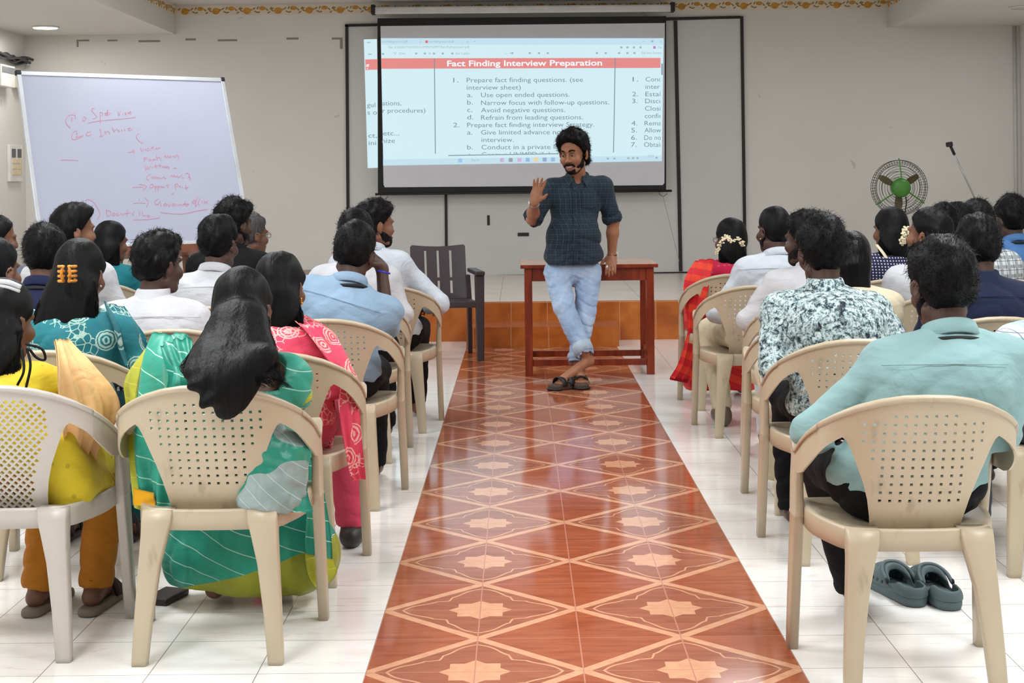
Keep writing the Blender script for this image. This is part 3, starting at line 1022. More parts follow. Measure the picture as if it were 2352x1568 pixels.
write('handwritten_line', [[(1142, 452), (1118, 470), (1115, 500), (1145, 540), (1198, 573)], [(1015, 682), (1055, 672), (1088, 665)], [(1065, 642), (1090, 655), (1085, 690)],
    [(1165, 618), (1185, 668), (1205, 620)], [(1222, 632), (1225, 655)], [(1265, 625), (1240, 640), (1245, 658), (1275, 650)], [(1290, 655), (1315, 600)], [(1290, 625), (1322, 618)], [(1325, 630), (1328, 650)], [(1345, 640), (1352, 622), (1365, 640), (1375, 622), (1400, 625)]])
write('handwritten_line', [[(1205, 740), (1215, 795)], [(1205, 745), (1250, 735)], [(1208, 765), (1240, 758)], [(1285, 755), (1265, 765), (1270, 780), (1290, 770), (1295, 780)], [(1310, 775), (1315, 758), (1330, 775), (1335, 758), (1350, 770)], dot(1352, 740),
    [(1355, 698), (1368, 775)], [(1370, 745), (1395, 740), (1412, 775), (1408, 785)], [(1450, 745), (1455, 715), (1480, 740), (1495, 715), (1500, 742)], [(1520, 720), (1512, 740), (1530, 735), (1520, 720)], [(1545, 735), (1555, 718), (1575, 738), (1580, 720), (1600, 730)], [(1598, 705), (1625, 735), (1610, 755)]])
write('handwritten_line', [[(1218, 840), (1230, 890), (1250, 848), (1262, 885), (1290, 838)], [(1305, 850), (1312, 872)], [(1345, 815), (1352, 870)], [(1330, 845), (1370, 838)], [(1392, 812), (1400, 868)], [(1378, 842), (1415, 834)], [(1425, 838), (1435, 865), (1450, 838), (1458, 860), (1480, 845), (1470, 865), (1500, 850), (1508, 880)], [(1562, 868), (1602, 866)]])
write('handwritten_line', [[(1285, 940), (1245, 965), (1240, 1000), (1270, 1012)], [(1320, 965), (1300, 975), (1318, 990), (1330, 970), (1345, 992), (1355, 970), (1370, 990), (1385, 975), (1400, 992), (1425, 985), (1445, 975), (1460, 992), (1480, 990)],
    [(1525, 975), (1540, 950), (1552, 972), (1570, 950), (1580, 975), (1605, 960), (1620, 980), (1650, 960)], [(1660, 940), (1668, 985), (1690, 975)], [(1700, 935), (1735, 928), (1755, 960), (1730, 985)], [(1740, 955), (1768, 990), (1755, 1005)]])
write('handwritten_line', [[(1065, 1102), (1130, 1095), (1200, 1094)], [(1150, 1060), (1210, 1070), (1236, 1090), (1190, 1130)], dot(1105, 1140), [(1310, 1055), (1282, 1070), (1285, 1105), (1318, 1090), (1310, 1055)],
    [(1335, 1085), (1345, 1155)], [(1335, 1090), (1358, 1085), (1350, 1110)], [(1370, 1080), (1375, 1145)], [(1372, 1085), (1395, 1082), (1385, 1108)], [(1405, 1105), (1415, 1085), (1432, 1105), (1440, 1088), (1455, 1100)], [(1475, 1075), (1500, 1070), (1490, 1100), (1502, 1105)],
    [(1575, 1060), (1588, 1130)], [(1578, 1065), (1605, 1055), (1615, 1080), (1590, 1090)], [(1650, 1075), (1630, 1085), (1650, 1100)], [(1665, 1085), (1672, 1105)], [(1705, 1065), (1720, 1135)], [(1690, 1110), (1740, 1095)], [(1535, 1165), (1545, 1180), (1565, 1160)]])
write('handwritten_line', [[(1078, 1292), (1150, 1285), (1225, 1290)], [(1145, 1240), (1155, 1265)], [(1215, 1225), (1258, 1270), (1235, 1340)], [(1380, 1235), (1345, 1260), (1340, 1300), (1375, 1300), (1400, 1270), (1412, 1330)],
    [(1460, 1290), (1440, 1310), (1465, 1325), (1478, 1300), (1460, 1290)], [(1495, 1292), (1510, 1325), (1530, 1290)], [(1560, 1290), (1545, 1310), (1565, 1322), (1580, 1300), (1560, 1290)], [(1595, 1320), (1610, 1295), (1628, 1318), (1640, 1298), (1670, 1315), (1690, 1290)], [(1700, 1265), (1712, 1325), (1745, 1300)], [(1680, 1300), (1745, 1296)],
    [(1810, 1250), (1785, 1275), (1800, 1290), (1825, 1265), (1810, 1245)], [(1850, 1215), (1830, 1270), (1825, 1330), (1845, 1300)], [(1880, 1225), (1855, 1290), (1870, 1310)], [(1900, 1260), (1905, 1290)], [(1925, 1255), (1935, 1290), (1945, 1262)], [(1975, 1258), (1955, 1275), (1975, 1288)],
    [(1400, 1398), (1560, 1415), (1680, 1415), (1820, 1385), (1980, 1358)]])
write('handwritten_line', [[(500, 1260), (540, 1245), (600, 1275), (650, 1350), (678, 1410), (650, 1480)], [(755, 1368), (765, 1450)], [(750, 1370), (800, 1385), (805, 1420), (765, 1452)], [(845, 1405), (825, 1425), (845, 1440), (860, 1415), (845, 1405)], [(895, 1405), (872, 1422), (890, 1438), (910, 1420)], [(920, 1430), (935, 1408), (950, 1430), (970, 1410)], [(1010, 1360), (1005, 1440)], [(975, 1412), (1045, 1405)],
    [(1090, 1395), (1065, 1415), (1090, 1435)], dot(1115, 1440), [(1150, 1385), (1155, 1440)], [(1185, 1385), (1195, 1440), (1230, 1430)], [(1275, 1440), (1245, 1430), (1260, 1455), (1278, 1440)], [(1080, 1485), (1200, 1485), (1370, 1468), (1395, 1452)]])
write('handwritten_line', [[(205, 772), (300, 768), (420, 776)]])

# easel
easel_m = plain('easel_wood', (112, 62, 36), .5, var=.2, vs=20)
ec = BL + TV * .5
root = empty('easel', (ec.x, ec.y, 0), 'brown wooden easel carrying the whiteboard', 'easel')
e0 = root.location
dn = Vector((-NH.x, -NH.y, 0)).normalized()
for f in (.33, .68):
    b0 = BL + TV * f
    foot = Vector((b0.x, b0.y, 0)) - dn * .12
    top = b0 + UH * .75 - NH * .05
    MB().tube([foot + Vector((0, 0, .0)) - e0, (b0 - NH * .05) - e0, top - e0], .024, 4).build('leg', easel_m, root)
bk = Vector((ec.x, ec.y, 0)) + dn * .75
MB().tube([bk - e0, BL + TV * .5 + UH * .7 - NH * .06 - e0], .022, 4).build('leg', easel_m, root)
m = MB()
V = [BL + TH * a + UH * b + NH * d - e0 for d in (-.06, .05) for a, b in ((WBW * .25, -.07), (WBW * .74, -.07), (WBW * .74, -.014), (WBW * .25, -.014))]
m.add(V, [(0, 3, 2, 1), (4, 5, 6, 7), (0, 1, 5, 4), (1, 2, 6, 5), (2, 3, 7, 6), (3, 0, 4, 7)]).build('ledge', easel_m, root)

# ------------------------------------------------------------------ left wall: switchboard, boxes and cables; ceiling downlights
root = empty('switchboard', (XL, 15.9, P(38, 375, 15.9).z), 'white switchboard with two sockets on left wall behind the whiteboard', 'switchboard')
MB().box((0, -.2, -.19), (.035, .2, .19)).build('plate', white_plastic, root, bevel=.006)
for k in (-.09, .09):
    MB().box((.033, k - .055, .06), (.042, k + .055, .15)).build('socket', plain('socket_grey', (84, 84, 86), .5), root, bevel=.003)
for r in range(3):
    for k in range(4):
        MB().box((.033, -.13 + k * .075, .0 - r * .06), (.046, -.08 + k * .075, .045 - r * .06)).build('switch', plain('switch_cream', (214, 196, 160), .4), root, bevel=.003)
zb = P(50, 175, 15.6).z
for k, (yy, lab) in enumerate(((14.95, 'left of the pair'), (15.42, 'right of the pair'))):
    r = empty('wall_box', (XL, yy, zb), 'white electrical box high on left wall, %s beside the whiteboard corner' % lab, 'electrical box', 'electrical boxes on the left wall')
    MB().box((0, -.21, -.12), (.12, .21, .1)).build('body', white_plastic, r, bevel=.008)
    MB().box((.118, -.19, .02), (.126, .19, .08)).build('cover', plain('box_grey', (120, 122, 122), .4), r, bevel=.002)
r = empty('trunking_box', (XL, 16.05, zb), 'small cream junction box on left wall in the corner', 'electrical box')
MB().box((0, -.2, -.1), (.10, .22, .08)).build('body', plain('cream_plastic', (206, 198, 172), .5), r, bevel=.006)
MB().box((.098, .05, .0), (.104, .2, .05)).build('cover', plain('box_grey', (120, 122, 122), .4), r)
random.seed(4)
m = MB()
for k in range(5):
    pts = [Vector((.06 + .03 * math.sin(k * 2 + i), -.55 + i * .22 + .03 * k, .03 + .05 * abs(math.sin(i * 1.3 + k)) + .012 * k)) for i in range(7)]
    m.tube(spline(pts, 30), .014, 6)
o = m.build('cable_bundle', plain('cable_grey', (58, 58, 60), .6), None, True)
o.location = (XL, 15.4, zb + .11)
tag(o, 'tangle of dark cables lying on the boxes on left wall', 'cable')

for name, lx_, ly_, on, lab in (('downlight', -4.76, 15.35, True, 'lit round downlight in left ceiling soffit'), ('downlight', 4.78, 14.4, False, 'unlit round downlight in right ceiling soffit')):
    r = empty(name, (lx_, ly_, ZS), lab, 'ceiling light', 'ceiling downlights')
    MB().lathe([(.0, -.001), (.135, -.001), (.135, -.010), (.128, -.016), (.12, -.012), (.0, -.012)], 40).build('ring', white_plastic, r, True)
    MB().lathe([(.0, -.012), (.118, -.012), (.116, -.018), (0, -.018)], 40).build('diffuser', emit('lamp_glow', (255, 252, 244), 6) if on else plain('lamp_off', (190, 188, 184), .4), r, True)

# wires and switches on the right wall
r = empty('wall_switch', (XR, 15.6, P(2350, 165, 15.6).z), 'small white switch plate at the edge of right wall', 'switch')
MB().box((-.03, -.12, -.12), (0, .12, .1)).build('plate', white_plastic, r, bevel=.005)
MB().box((-.036, -.06, -.05), (-.028, .06, .05)).build('rocker', plain('switch_grey', (110, 108, 104), .4), r)
o = MB().tube([(0, 0, SZ), (0, 0, ZS)], .018, 8).build('wall_conduit', plain('conduit_white', (200, 197, 190), .5), None, True)
o.location = (P(2338, 200, 16.28).x - .03, YB - .018, 0)
tag(o, 'thin pale conduit running up the back wall in right corner', 'pipe')

# ------------------------------------------------------------------ pedestal fan and microphone stand on the stage
YFN = 15.0
c = P(2065, 431, YFN)
green = plain('fan_green', (66, 128, 44), .4)
fan_wire = plain('fan_wire', (70, 72, 62), .5, .4, .3)
fan_blade = plain('fan_blade', (92, 84, 52), .45)
root = empty('pedestal_fan', (c.x, YFN, SZ), 'green pedestal fan with round wire cage on the stage', 'fan')
h0 = c.z - SZ
R_ = .27
m = MB()
cp = lambda r, a, d: Vector((r * math.cos(a), d, h0 + r * math.sin(a)))
for r in (.27, .25, .235, .21, .185, .16, .135, .11):
    d = -.10 + .06 * (r / .27) ** 2
    m.tube([cp(r, 2 * math.pi * k / 48, d) for k in range(49)], .0028 if r > .25 else .0022, 4, False)
for k in range(60):
    a = 2 * math.pi * k / 60
    m.tube([cp(.235, a, -.055), cp(.272, a + .02, -.035), cp(.272, a + .02, .035), cp(.22, a, .07)], .0018, 4)
m.build('cage', fan_wire, root, True)
m = MB()
for r in (.27, .22, .16, .1):
    m.tube([cp(r, 2 * math.pi * k / 48, .035 + .04 * (1 - r / .27)) for k in range(49)], .0024, 4, False)
m.build('rear_cage', fan_wire, root, True)
for a in (math.pi / 2 + .02, math.pi * 7 / 6 + .08, -math.pi / 6 - .05):
    MB().tube([cp(.08, a, -.115), cp(.275, a, -.042), cp(.283, a, -.02)], .007, 6).build('cage_strut', green, root)
Mf = Matrix.Translation((0, -.10, h0)) @ Matrix.Rotation(math.pi / 2, 4, 'X')
MB().lathe([(0, -.08), (.09, -.08), (.096, -.03), (.092, .0), (.075, .028), (.04, .04), (0, .042)], 28, Mf).build('motor_cover', green, root, True)
for a in (2.62, .55, -1.6):
    m = MB()
    rings = []
    for q in range(6):
        r = .06 + .03 * q + (.0 if q < 5 else .012)
        w = (.035, .055, .068, .072, .066, .045)[q]
        ta, rd = Vector((-math.sin(a), 0, math.cos(a))), Vector((math.cos(a), 0, math.sin(a)))
        cc = rd * r + Vector((0, .0, h0))
        rings.append([cc + ta * w / 2 + Vector((0, -.012, 0)), cc + ta * w / 2 + Vector((0, -.008, 0)), cc - ta * w / 2 + Vector((0, .02, 0)), cc - ta * w / 2 + Vector((0, .016, 0))])
    m.loft(rings)
    m.build('blade', fan_blade, root)
MB().tube([(0, .08, h0), (0, .1, h0 - .12), (0, .06, h0 - .3), (0, .06, .03)], .016, 10).build('pole', steel, root, True)
MB().lathe([(0, 0), (.2, 0), (.2, .02), (.05, .045), (0, .045)], 28, Matrix.Translation((0, .06, 0))).build('base', green, root, True)
MB().tube(spline([(0.05, -.06, h0 - .09), (.07, .0, h0 - .16), (.055, .02, h0 - .3), (.04, .04, .25), (.05, .1, .012)], 24), .006, 6).build('power_cord', black_plastic, root, True)

YM = 14.2
A, B = P(2183, 335, YM), P(2262, 505, YM)
root = empty('microphone_stand', (B.x + .05, YM, SZ), 'slanting boom microphone stand on the stage beside the fan', 'microphone stand')
m0 = root.location
MB().tube([A - m0, B - m0], .008, 8).build('boom_arm', steel, root, True)
d = (B - A).normalized()
MB().tube([A - m0 - d * .01, A + d * .09 - m0], .014, 8).build('clip_joint', black_plastic, root, True)
MB().box((-.03, -.02, -.02), (.03, .02, .025), Matrix.Rotation(-.15, 3, 'Y'), A - m0 - Vector((.01, 0, -.012))).build('microphone_clip', black_plastic, root, bevel=.008)
MB().tube([(0, 0, .02), (B - m0).lerp(A - m0, .05)], .011, 8).build('upright', steel, root, True)
for k in range(3):
    a = k * 2.094 + .4
    MB().tube([(0, 0, .22), (.28 * math.cos(a), .28 * math.sin(a), .01)], .009, 6).build('leg', black_plastic, root, True)
# ------------------------------------------------------------------ organic surfaces: smooth unions of rounded cones and ellipsoids, meshed once
def A3(v): return np.array([v[0], v[1], v[2]], dtype=np.float64)


def rot(yaw=0, pitch=0, roll=0):
    """yaw: + turns to the right (clockwise from above), pitch: + nods forward, roll: + tilts to the right"""
    return np.array((Matrix.Rotation(-math.radians(yaw), 3, 'Z') @ Matrix.Rotation(-math.radians(pitch), 3, 'X') @ Matrix.Rotation(math.radians(roll), 3, 'Y')))


def snoise(p, f, seed, octs=3):
    rs = np.random.RandomState(seed)
    out = 0
    amp = 1.0
    for o in range(octs):
        a = 0
        for k in range(3):
            d = rs.normal(size=3)
            d /= np.linalg.norm(d)
            w = rs.normal(size=3)
            w /= np.linalg.norm(w)
            a = a + np.sin(f * (p @ d) + rs.uniform(0, 6.28) + 1.3 * np.sin(f * .7 * (p @ w) + rs.uniform(0, 6.28)))
        out = out + amp * a / 3
        amp *= .5
        f *= 1.9
    return out


class Sdf:
    def __init__(s):
        s.p = []
        s.cuts = []
        s.disps = []

    def c(s, a, b, ra, rb, k=.03, op=1):
        s.p.append(('c', A3(a), A3(b), ra, rb, k, op))
        return s

    def e(s, c, r, R=None, k=.03, op=1):
        s.p.append(('e', A3(c), np.array(r, float), np.eye(3) if R is None else R, 0, k, op))
        return s

    def chain(s, pts, rs, k=.02, op=1):
        for i in range(len(pts) - 1): s.c(pts[i], pts[i + 1], rs[i], rs[i + 1], k, op)
        return s

    def cut(s, p, n, k=0): s.cuts.append((A3(p), A3(n), k)); return s
    def fold(s, amp, f, seed, c=(0, 0, 0)): s.folds = getattr(s, 'folds', []) + [(amp, f, seed, A3(c))]; return s
    def disp(s, amp, f, seed, octs=3, stretch=(1, 1, 1), fn=None): s.disps.append((amp, f, seed, octs, np.array(stretch, float), fn)); return s

    def grid(s, h):
        lo, hi = np.full(3, 1e9), np.full(3, -1e9)
        for q in s.p:
            if q[6] < 0: continue
            if q[0] == 'c':
                l = np.minimum(q[1] - q[3], q[2] - q[4]); g = np.maximum(q[1] + q[3], q[2] + q[4])
            else:
                m = q[2].max(); l = q[1] - m; g = q[1] + m
            lo = np.minimum(lo, l); hi = np.maximum(hi, g)
        lo -= .03; hi += .03
        n = np.ceil((hi - lo) / h).astype(int) + 1
        d = np.full(n, .12, dtype=np.float32)
        ax = [lo[i] + h * np.arange(n[i]) for i in range(3)]
        for q in s.p:
            k = q[5]
            m = max(k, .012) + 2.5 * h
            if q[0] == 'c':
                l = np.minimum(q[1] - q[3], q[2] - q[4]) - m; g = np.maximum(q[1] + q[3], q[2] + q[4]) + m
            else:
                ext = np.sqrt(((q[3] * q[2][None, :]) ** 2).sum(1)); l = q[1] - ext - m; g = q[1] + ext + m
            i0 = np.maximum(((l - lo) / h).astype(int), 0); i1 = np.minimum(((g - lo) / h).astype(int) + 2, n)
            if (i1 <= i0).any(): continue
            X, Y, Z = np.meshgrid(ax[0][i0[0]:i1[0]], ax[1][i0[1]:i1[1]], ax[2][i0[2]:i1[2]], indexing='ij')
            pp = np.stack([X, Y, Z], -1)
            if q[0] == 'c':
                ab = q[2] - q[1]
                L2 = max(ab @ ab, 1e-12)
                t = np.clip(((pp - q[1]) @ ab) / L2, 0, 1)
                dd = np.linalg.norm(pp - q[1] - t[..., None] * ab, axis=-1) - (q[3] + t * (q[4] - q[3]))
            else:
                v = (pp - q[1]) @ q[3]
                k0 = np.linalg.norm(v / q[2], axis=-1); k1 = np.linalg.norm(v / (q[2] ** 2), axis=-1)
                dd = k0 * (k0 - 1) / np.maximum(k1, 1e-9)
            sub = d[i0[0]:i1[0], i0[1]:i1[1], i0[2]:i1[2]]
            if q[6] > 0:
                hh = np.clip(.5 + .5 * (sub - dd) / k, 0, 1) if k > 0 else (dd < sub)
                r = sub * (1 - hh) + dd * hh - k * hh * (1 - hh)
                r = np.where(sub > .115, np.minimum(dd, .12), r)
            else:
                nd = -dd
                hh = np.clip(.5 - .5 * (sub - nd) / k, 0, 1) if k > 0 else (nd > sub)
                r = sub * (1 - hh) + nd * hh + k * hh * (1 - hh)
            d[i0[0]:i1[0], i0[1]:i1[1], i0[2]:i1[2]] = r
        if s.disps or s.cuts or getattr(s, 'folds', None):
            idx = np.nonzero(np.abs(d) < .08)
            pts = np.stack([ax[i][idx[i]] for i in range(3)], -1)
            v = d[idx].astype(np.float64)
            for amp, f, seed, octs, st, fn in s.disps:
                w = 1.0 if fn is None else fn(pts)
                v = v + w * amp * snoise(pts * st, f, seed, octs)
            for amp, f, seed, cc in getattr(s, 'folds', []):
                q = pts - cc
                ph = f * (q[:, 2] * .9 + .55 * np.abs(q[:, 0]) + .3 * q[:, 1]) + 1.6 * snoise(pts, 9, seed, 2)
                mk_ = np.clip(.5 + .9 * snoise(pts, 8, seed + 2, 2), 0, 1)
                v = v + amp * mk_ * ((1 - np.abs(np.sin(ph))) ** 2 - .3)
            d[idx] = v
            for p, nrm, k in s.cuts:
                idx = np.nonzero(d < .03)
                pts = np.stack([ax[i][idx[i]] for i in range(3)], -1)
                c = (pts - p) @ (nrm / np.linalg.norm(nrm))
                v = d[idx]
                if k > 0:
                    hh = np.clip(.5 - .5 * (v - c) / k, 0, 1)
                    d[idx] = v * (1 - hh) + c * hh + k * hh * (1 - hh)
                else: d[idx] = np.maximum(v, c)
        d[0], d[-1], d[:, 0], d[:, -1], d[:, :, 0], d[:, :, -1] = [.05] * 6
        return d, lo

    def arrays(s, h):
        d, lo = s.grid(h)
        ins = d < 0
        c = np.zeros(tuple(np.array(d.shape) - 1), np.int8)
        sh = [(i, j, k) for i in (0, 1) for j in (0, 1) for k in (0, 1)]
        cs = c.shape
        for i, j, k in sh: c += ins[i:i + cs[0], j:j + cs[1], k:k + cs[2]]
        act = np.nonzero((c > 0) & (c < 8))
        n = len(act[0])
        vid = np.full(cs, -1, np.int64)
        vid[act] = np.arange(n)
        base = np.stack(act, -1).astype(np.float64)
        val = {q: d[act[0] + q[0], act[1] + q[1], act[2] + q[2]].astype(np.float64) for q in sh}
        acc, cnt = np.zeros((n, 3)), np.zeros(n)
        for a in sh:
            for axn in range(3):
                if a[axn]: continue
                b = tuple(1 if i == axn else a[i] for i in range(3))
                va, vb = val[a], val[b]
                m = (va < 0) != (vb < 0)
                t = np.where(m, va / np.where(m, va - vb, 1), 0)
                p = np.array(a, float)[None, :] + np.eye(3)[axn][None, :] * t[:, None]
                acc += p * m[:, None]
                cnt += m
        V = lo + h * (base + acc / cnt[:, None])
        Q = []
        for axn in range(3):
            u, w = (axn + 1) % 3, (axn + 2) % 3
            sl0, sl1 = [slice(None)] * 3, [slice(None)] * 3
            sl0[axn] = slice(0, -1); sl1[axn] = slice(1, None)
            e = np.argwhere(ins[tuple(sl0)] != ins[tuple(sl1)])
            e = e[(e[:, u] > 0) & (e[:, w] > 0) & (e[:, u] < cs[u]) & (e[:, w] < cs[w])]
            def g(du, dw):
                q = e.copy(); q[:, u] += du; q[:, w] += dw
                return vid[q[:, 0], q[:, 1], q[:, 2]]
            f = np.stack([g(-1, -1), g(0, -1), g(0, 0), g(-1, 0)], -1)
            flip = ~ins[e[:, 0], e[:, 1], e[:, 2]]
            f[flip] = f[flip][:, ::-1]
            Q.append(f)
        F = np.concatenate(Q)
        return V, F[(F >= 0).all(1)]

    def build(s, name, mat, parent, h=.008, label=None, extra=None, relax=1):
        V, F = s.arrays(h)
        for _ in range(relax):
            acc, cnt = np.zeros_like(V), np.zeros(len(V))
            for a in range(4):
                np.add.at(acc, F[:, a], V[F[:, (a + 1) % 4]] + V[F[:, (a + 3) % 4]])
                np.add.at(cnt, F[:, a], 2)
            V = .5 * V + .5 * acc / np.maximum(cnt, 1)[:, None]
        s.V, s.F = V, F
        if extra is not None:
            EV, EF = extra(V, F)
            if len(EV):
                F = np.concatenate([F, np.array(EF) + len(V)])
                V = np.concatenate([V, np.array(EV)])
        return fastmesh(name, V, F, mat, parent, label)


def fastmesh(name, V, F, mat, parent, label=None):
    me = D.meshes.new(name)
    me.vertices.add(len(V))
    me.vertices.foreach_set('co', np.asarray(V, np.float32).ravel())
    me.loops.add(F.size)
    me.loops.foreach_set('vertex_index', F.astype(np.int32).ravel())
    me.polygons.add(len(F))
    me.polygons.foreach_set('loop_start', np.arange(0, F.size, F.shape[1], dtype=np.int32))
    me.polygons.foreach_set('loop_total', np.full(len(F), F.shape[1], np.int32))
    me.polygons.foreach_set('use_smooth', np.ones(len(F), bool))
    me.materials.append(mat)
    me.update(calc_edges=True)
    return link(name, me, parent, label)


def normals(V, F):
    n = np.cross(V[F[:, 1]] - V[F[:, 0]], V[F[:, 2]] - V[F[:, 0]])
    N = np.zeros_like(V)
    for a in range(F.shape[1]): np.add.at(N, F[:, a], n)
    return N / np.maximum(np.linalg.norm(N, axis=1), 1e-12)[:, None]


def strand_tubes(paths, r0, taper=.25):
    """thin three-sided tubes along many equal-length paths (m, k, 3)"""
    P_ = np.asarray(paths)
    m, k, _ = P_.shape
    T = np.gradient(P_, axis=1)
    T /= np.maximum(np.linalg.norm(T, axis=2), 1e-9)[..., None]
    up = np.where(np.abs(T[..., 2:3]) < .9, np.array([0, 0, 1.]), np.array([1., 0, 0]))
    a = np.cross(T, up)
    a /= np.maximum(np.linalg.norm(a, axis=2), 1e-9)[..., None]
    b = np.cross(a, T)
    rad = r0 * np.linspace(1, taper, k)[None, :, None]
    V = np.stack([P_ + rad * (a * math.cos(t) + b * math.sin(t)) for t in (0, 2.094, 4.189)], 2)   # m,k,3,3
    idx = np.arange(m * k * 3).reshape(m, k, 3)
    F = []
    for j in range(3):
        q = (j + 1) % 3
        F.append(np.stack([idx[:, :-1, j], idx[:, :-1, q], idx[:, 1:, q], idx[:, 1:, j]], -1).reshape(-1, 4))
    return V.reshape(-1, 3), np.concatenate(F)


# ------------------------------------------------------------------ cloth sheets between two polylines
def cloth(name, pa, pb, nu, nv, mat, parent, fold=.012, nf=4, seed=1, th=.003, label=None, sag=0.0):
    A_, B_ = spline(pa, nv), spline(pb, nv)
    rs = random.Random(seed)
    ph = [rs.uniform(0, 6.28) for _ in range(4)]
    V = np.zeros((nv, nu, 3))
    for j in range(nv):
        a, b = A3(A_[j]), A3(B_[j])
        for i in range(nu):
            V[j, i] = a + (b - a) * i / (nu - 1)
    N = np.cross(np.gradient(V, axis=0), np.gradient(V, axis=1))
    N /= np.maximum(np.linalg.norm(N, axis=2), 1e-9)[..., None]
    u = np.linspace(0, 1, nu)[None, :]
    v = np.linspace(0, 1, nv)[:, None]
    d = fold * (np.sin(2 * math.pi * nf * u + ph[0] + 1.2 * np.sin(3 * v + ph[1])) + .4 * np.sin(2 * math.pi * nf * 2.3 * u + ph[2] + 2 * v)) * (.5 + .5 * v) + fold * .4 * np.sin(9 * v + ph[3] + 4 * u)
    V = V + N * d[..., None]
    V[..., 2] -= sag * np.sin(math.pi * u) 
    W = V - N * th
    allv = np.concatenate([V.reshape(-1, 3), W.reshape(-1, 3)])
    n = nu * nv
    id_ = np.arange(n).reshape(nv, nu)
    f = np.stack([id_[:-1, :-1], id_[1:, :-1], id_[1:, 1:], id_[:-1, 1:]], -1).reshape(-1, 4)
    F = [f[:, ::-1], f + n]
    edge = np.concatenate([id_[0, :], id_[1:, -1], id_[-1, -2::-1], id_[-2:0:-1, 0]])
    e2 = np.roll(edge, -1)
    F.append(np.stack([edge, e2, e2 + n, edge + n], -1))
    return fastmesh(name, allv, np.concatenate(F), mat, parent, label)


# ------------------------------------------------------------------ fabrics, skin, hair
def skin_mat(name, rgb):
    t = NT(name)
    c = L(*rgb)
    col = t.ramp(t.noise(14, 4), [(.3, tuple(v * .86 for v in c[:3]) + (1,)), (.7, tuple(v * 1.1 for v in c[:3]) + (1,))])
    m = t.out(col, .48, .4, 0, t.noise(160, 3), .12, .001)
    t.b.inputs['Subsurface Weight'].default_value = .08
    t.b.inputs['Subsurface Radius'].default_value = (.01, .004, .002)
    return m


SKIN = {'dark': skin_mat('skin_deep_brown', (80, 54, 44)), 'mid': skin_mat('skin_brown', (108, 73, 55)), 'tan': skin_mat('skin_warm_brown', (130, 88, 66)), 'man': skin_mat('skin_tan', (158, 107, 79))}


def hair_mat(name, rgb, rough=.45, st=(60, 60, 6)):
    t = NT(name)
    no = t.noise(1.0, 3, t.scaled(*st))
    c = L(*rgb)
    return t.out(t.ramp(no, [(.35, tuple(v * .6 for v in c[:3]) + (1,)), (.7, tuple(v * 1.5 for v in c[:3]) + (1,))]), rough, .16, 0, no, .6, .005)


HAIR = hair_mat('black_hair', (11, 10, 11), .5)
HAIR_L = hair_mat('long_black_hair', (6, 6, 6), .5, (110, 110, 4))
HAIR_G = hair_mat('glossy_black_hair', (9, 8, 9), .3, (120, 120, 5))
HAIR_GREY = hair_mat('greying_hair', (74, 72, 72), .5)
SC_ = fabric('white_cotton', (192, 192, 196))
white_blue = fabric('cool_white_cotton', (194, 200, 209))
white_rib = fabric('ribbed_white_cotton', (190, 191, 195), weave=420, bstr=.35)
black_cloth = fabric('black_cloth', (13, 13, 15), var=.2, sheen=0)
navy_m = fabric('navy_cotton', (30, 36, 66))
navy2_m = fabric('dark_indigo_cotton', (40, 46, 82))
mint_m = fabric('mint_cotton', (136, 168, 168), var=.04)
blue_m = fabric('pale_blue_cotton', (136, 161, 184), var=.05)
grey_m = fabric('grey_cotton', (92, 98, 116))
cream_m = fabric('cream_cotton', (208, 196, 168))
lanyard_m = plain('lanyard_black', (14, 14, 18), .7)
yellow_m0 = None


def pattern_mat(name, fn, rough=.8, spec=.25, sheen=.05, bump=.5):
    t = NT(name)
    col = fn(t)
    m = t.out(col, rough, spec, 0, wrinkle(t), bump, .008)
    t.b.inputs['Sheen Weight'].default_value = sheen
    return m


def f_denim(t):
    no = t.noise(5, 5, None, .6)
    fi = t.noise(300, 2, t.scaled(1, 1, .2))
    a = t.ramp(no, [(.28, L(98, 128, 168)), (.5, L(142, 168, 200)), (.72, L(188, 206, 226))])
    return t.mix(t.m_('MULTIPLY', fi, .35), a, L(206, 220, 236))


jeans_m = pattern_mat('light_blue_denim', f_denim, .85)
denim_m = pattern_mat('mid_blue_denim', lambda t: t.ramp(t.noise(6, 5), [(.3, L(52, 92, 146)), (.7, L(82, 126, 178))]))


def f_darkcheck(t):
    x, y, z = t.xyz()
    s = t.m_('ADD', x, t.m_('MULTIPLY', y, .6))
    l1 = mx(t, lines(t, s, .030, .003), t.m_('MULTIPLY', lines(t, s, .030, .0015, .012), .6))
    l2 = mx(t, lines(t, z, .034, .003), t.m_('MULTIPLY', lines(t, z, .034, .0015, .014), .6))
    base = t.ramp(t.noise(7, 4), [(.3, L(26, 36, 47)), (.7, L(38, 49, 61))])
    a = t.mix(t.m_('MULTIPLY', l1, .5), base, L(64, 90, 104))
    return t.mix(t.m_('MULTIPLY', l2, .45), a, L(68, 94, 107))


check_m = pattern_mat('dark_teal_check', f_darkcheck)


def f_floral(t):
    n1 = t.noise(44, 6, None, .75, .45)
    a = t.ramp(n1, [(.0, L(26, 30, 40)), (.40, L(30, 34, 44)), (.45, L(104, 124, 128)), (.51, L(172, 192, 192)), (.64, L(206, 219, 218))])
    sp = t.ramp(t.noise(125, 3), [(.40, (1, 1, 1, 1)), (.44, (0, 0, 0, 1))])
    a = t.mix(t.m_('MULTIPLY', sp, .72), a, L(46, 54, 62))
    big = t.ramp(t.m_('ADD', t.noise(13, 4, None, .6, .8), t.m_('MULTIPLY', n1, .5)), [(.58, (1, 1, 1, 1)), (.63, (0, 0, 0, 1))])
    return t.mix(t.m_('MULTIPLY', big, .85), a, L(30, 34, 46))


floral_m = pattern_mat('black_white_floral', f_floral)


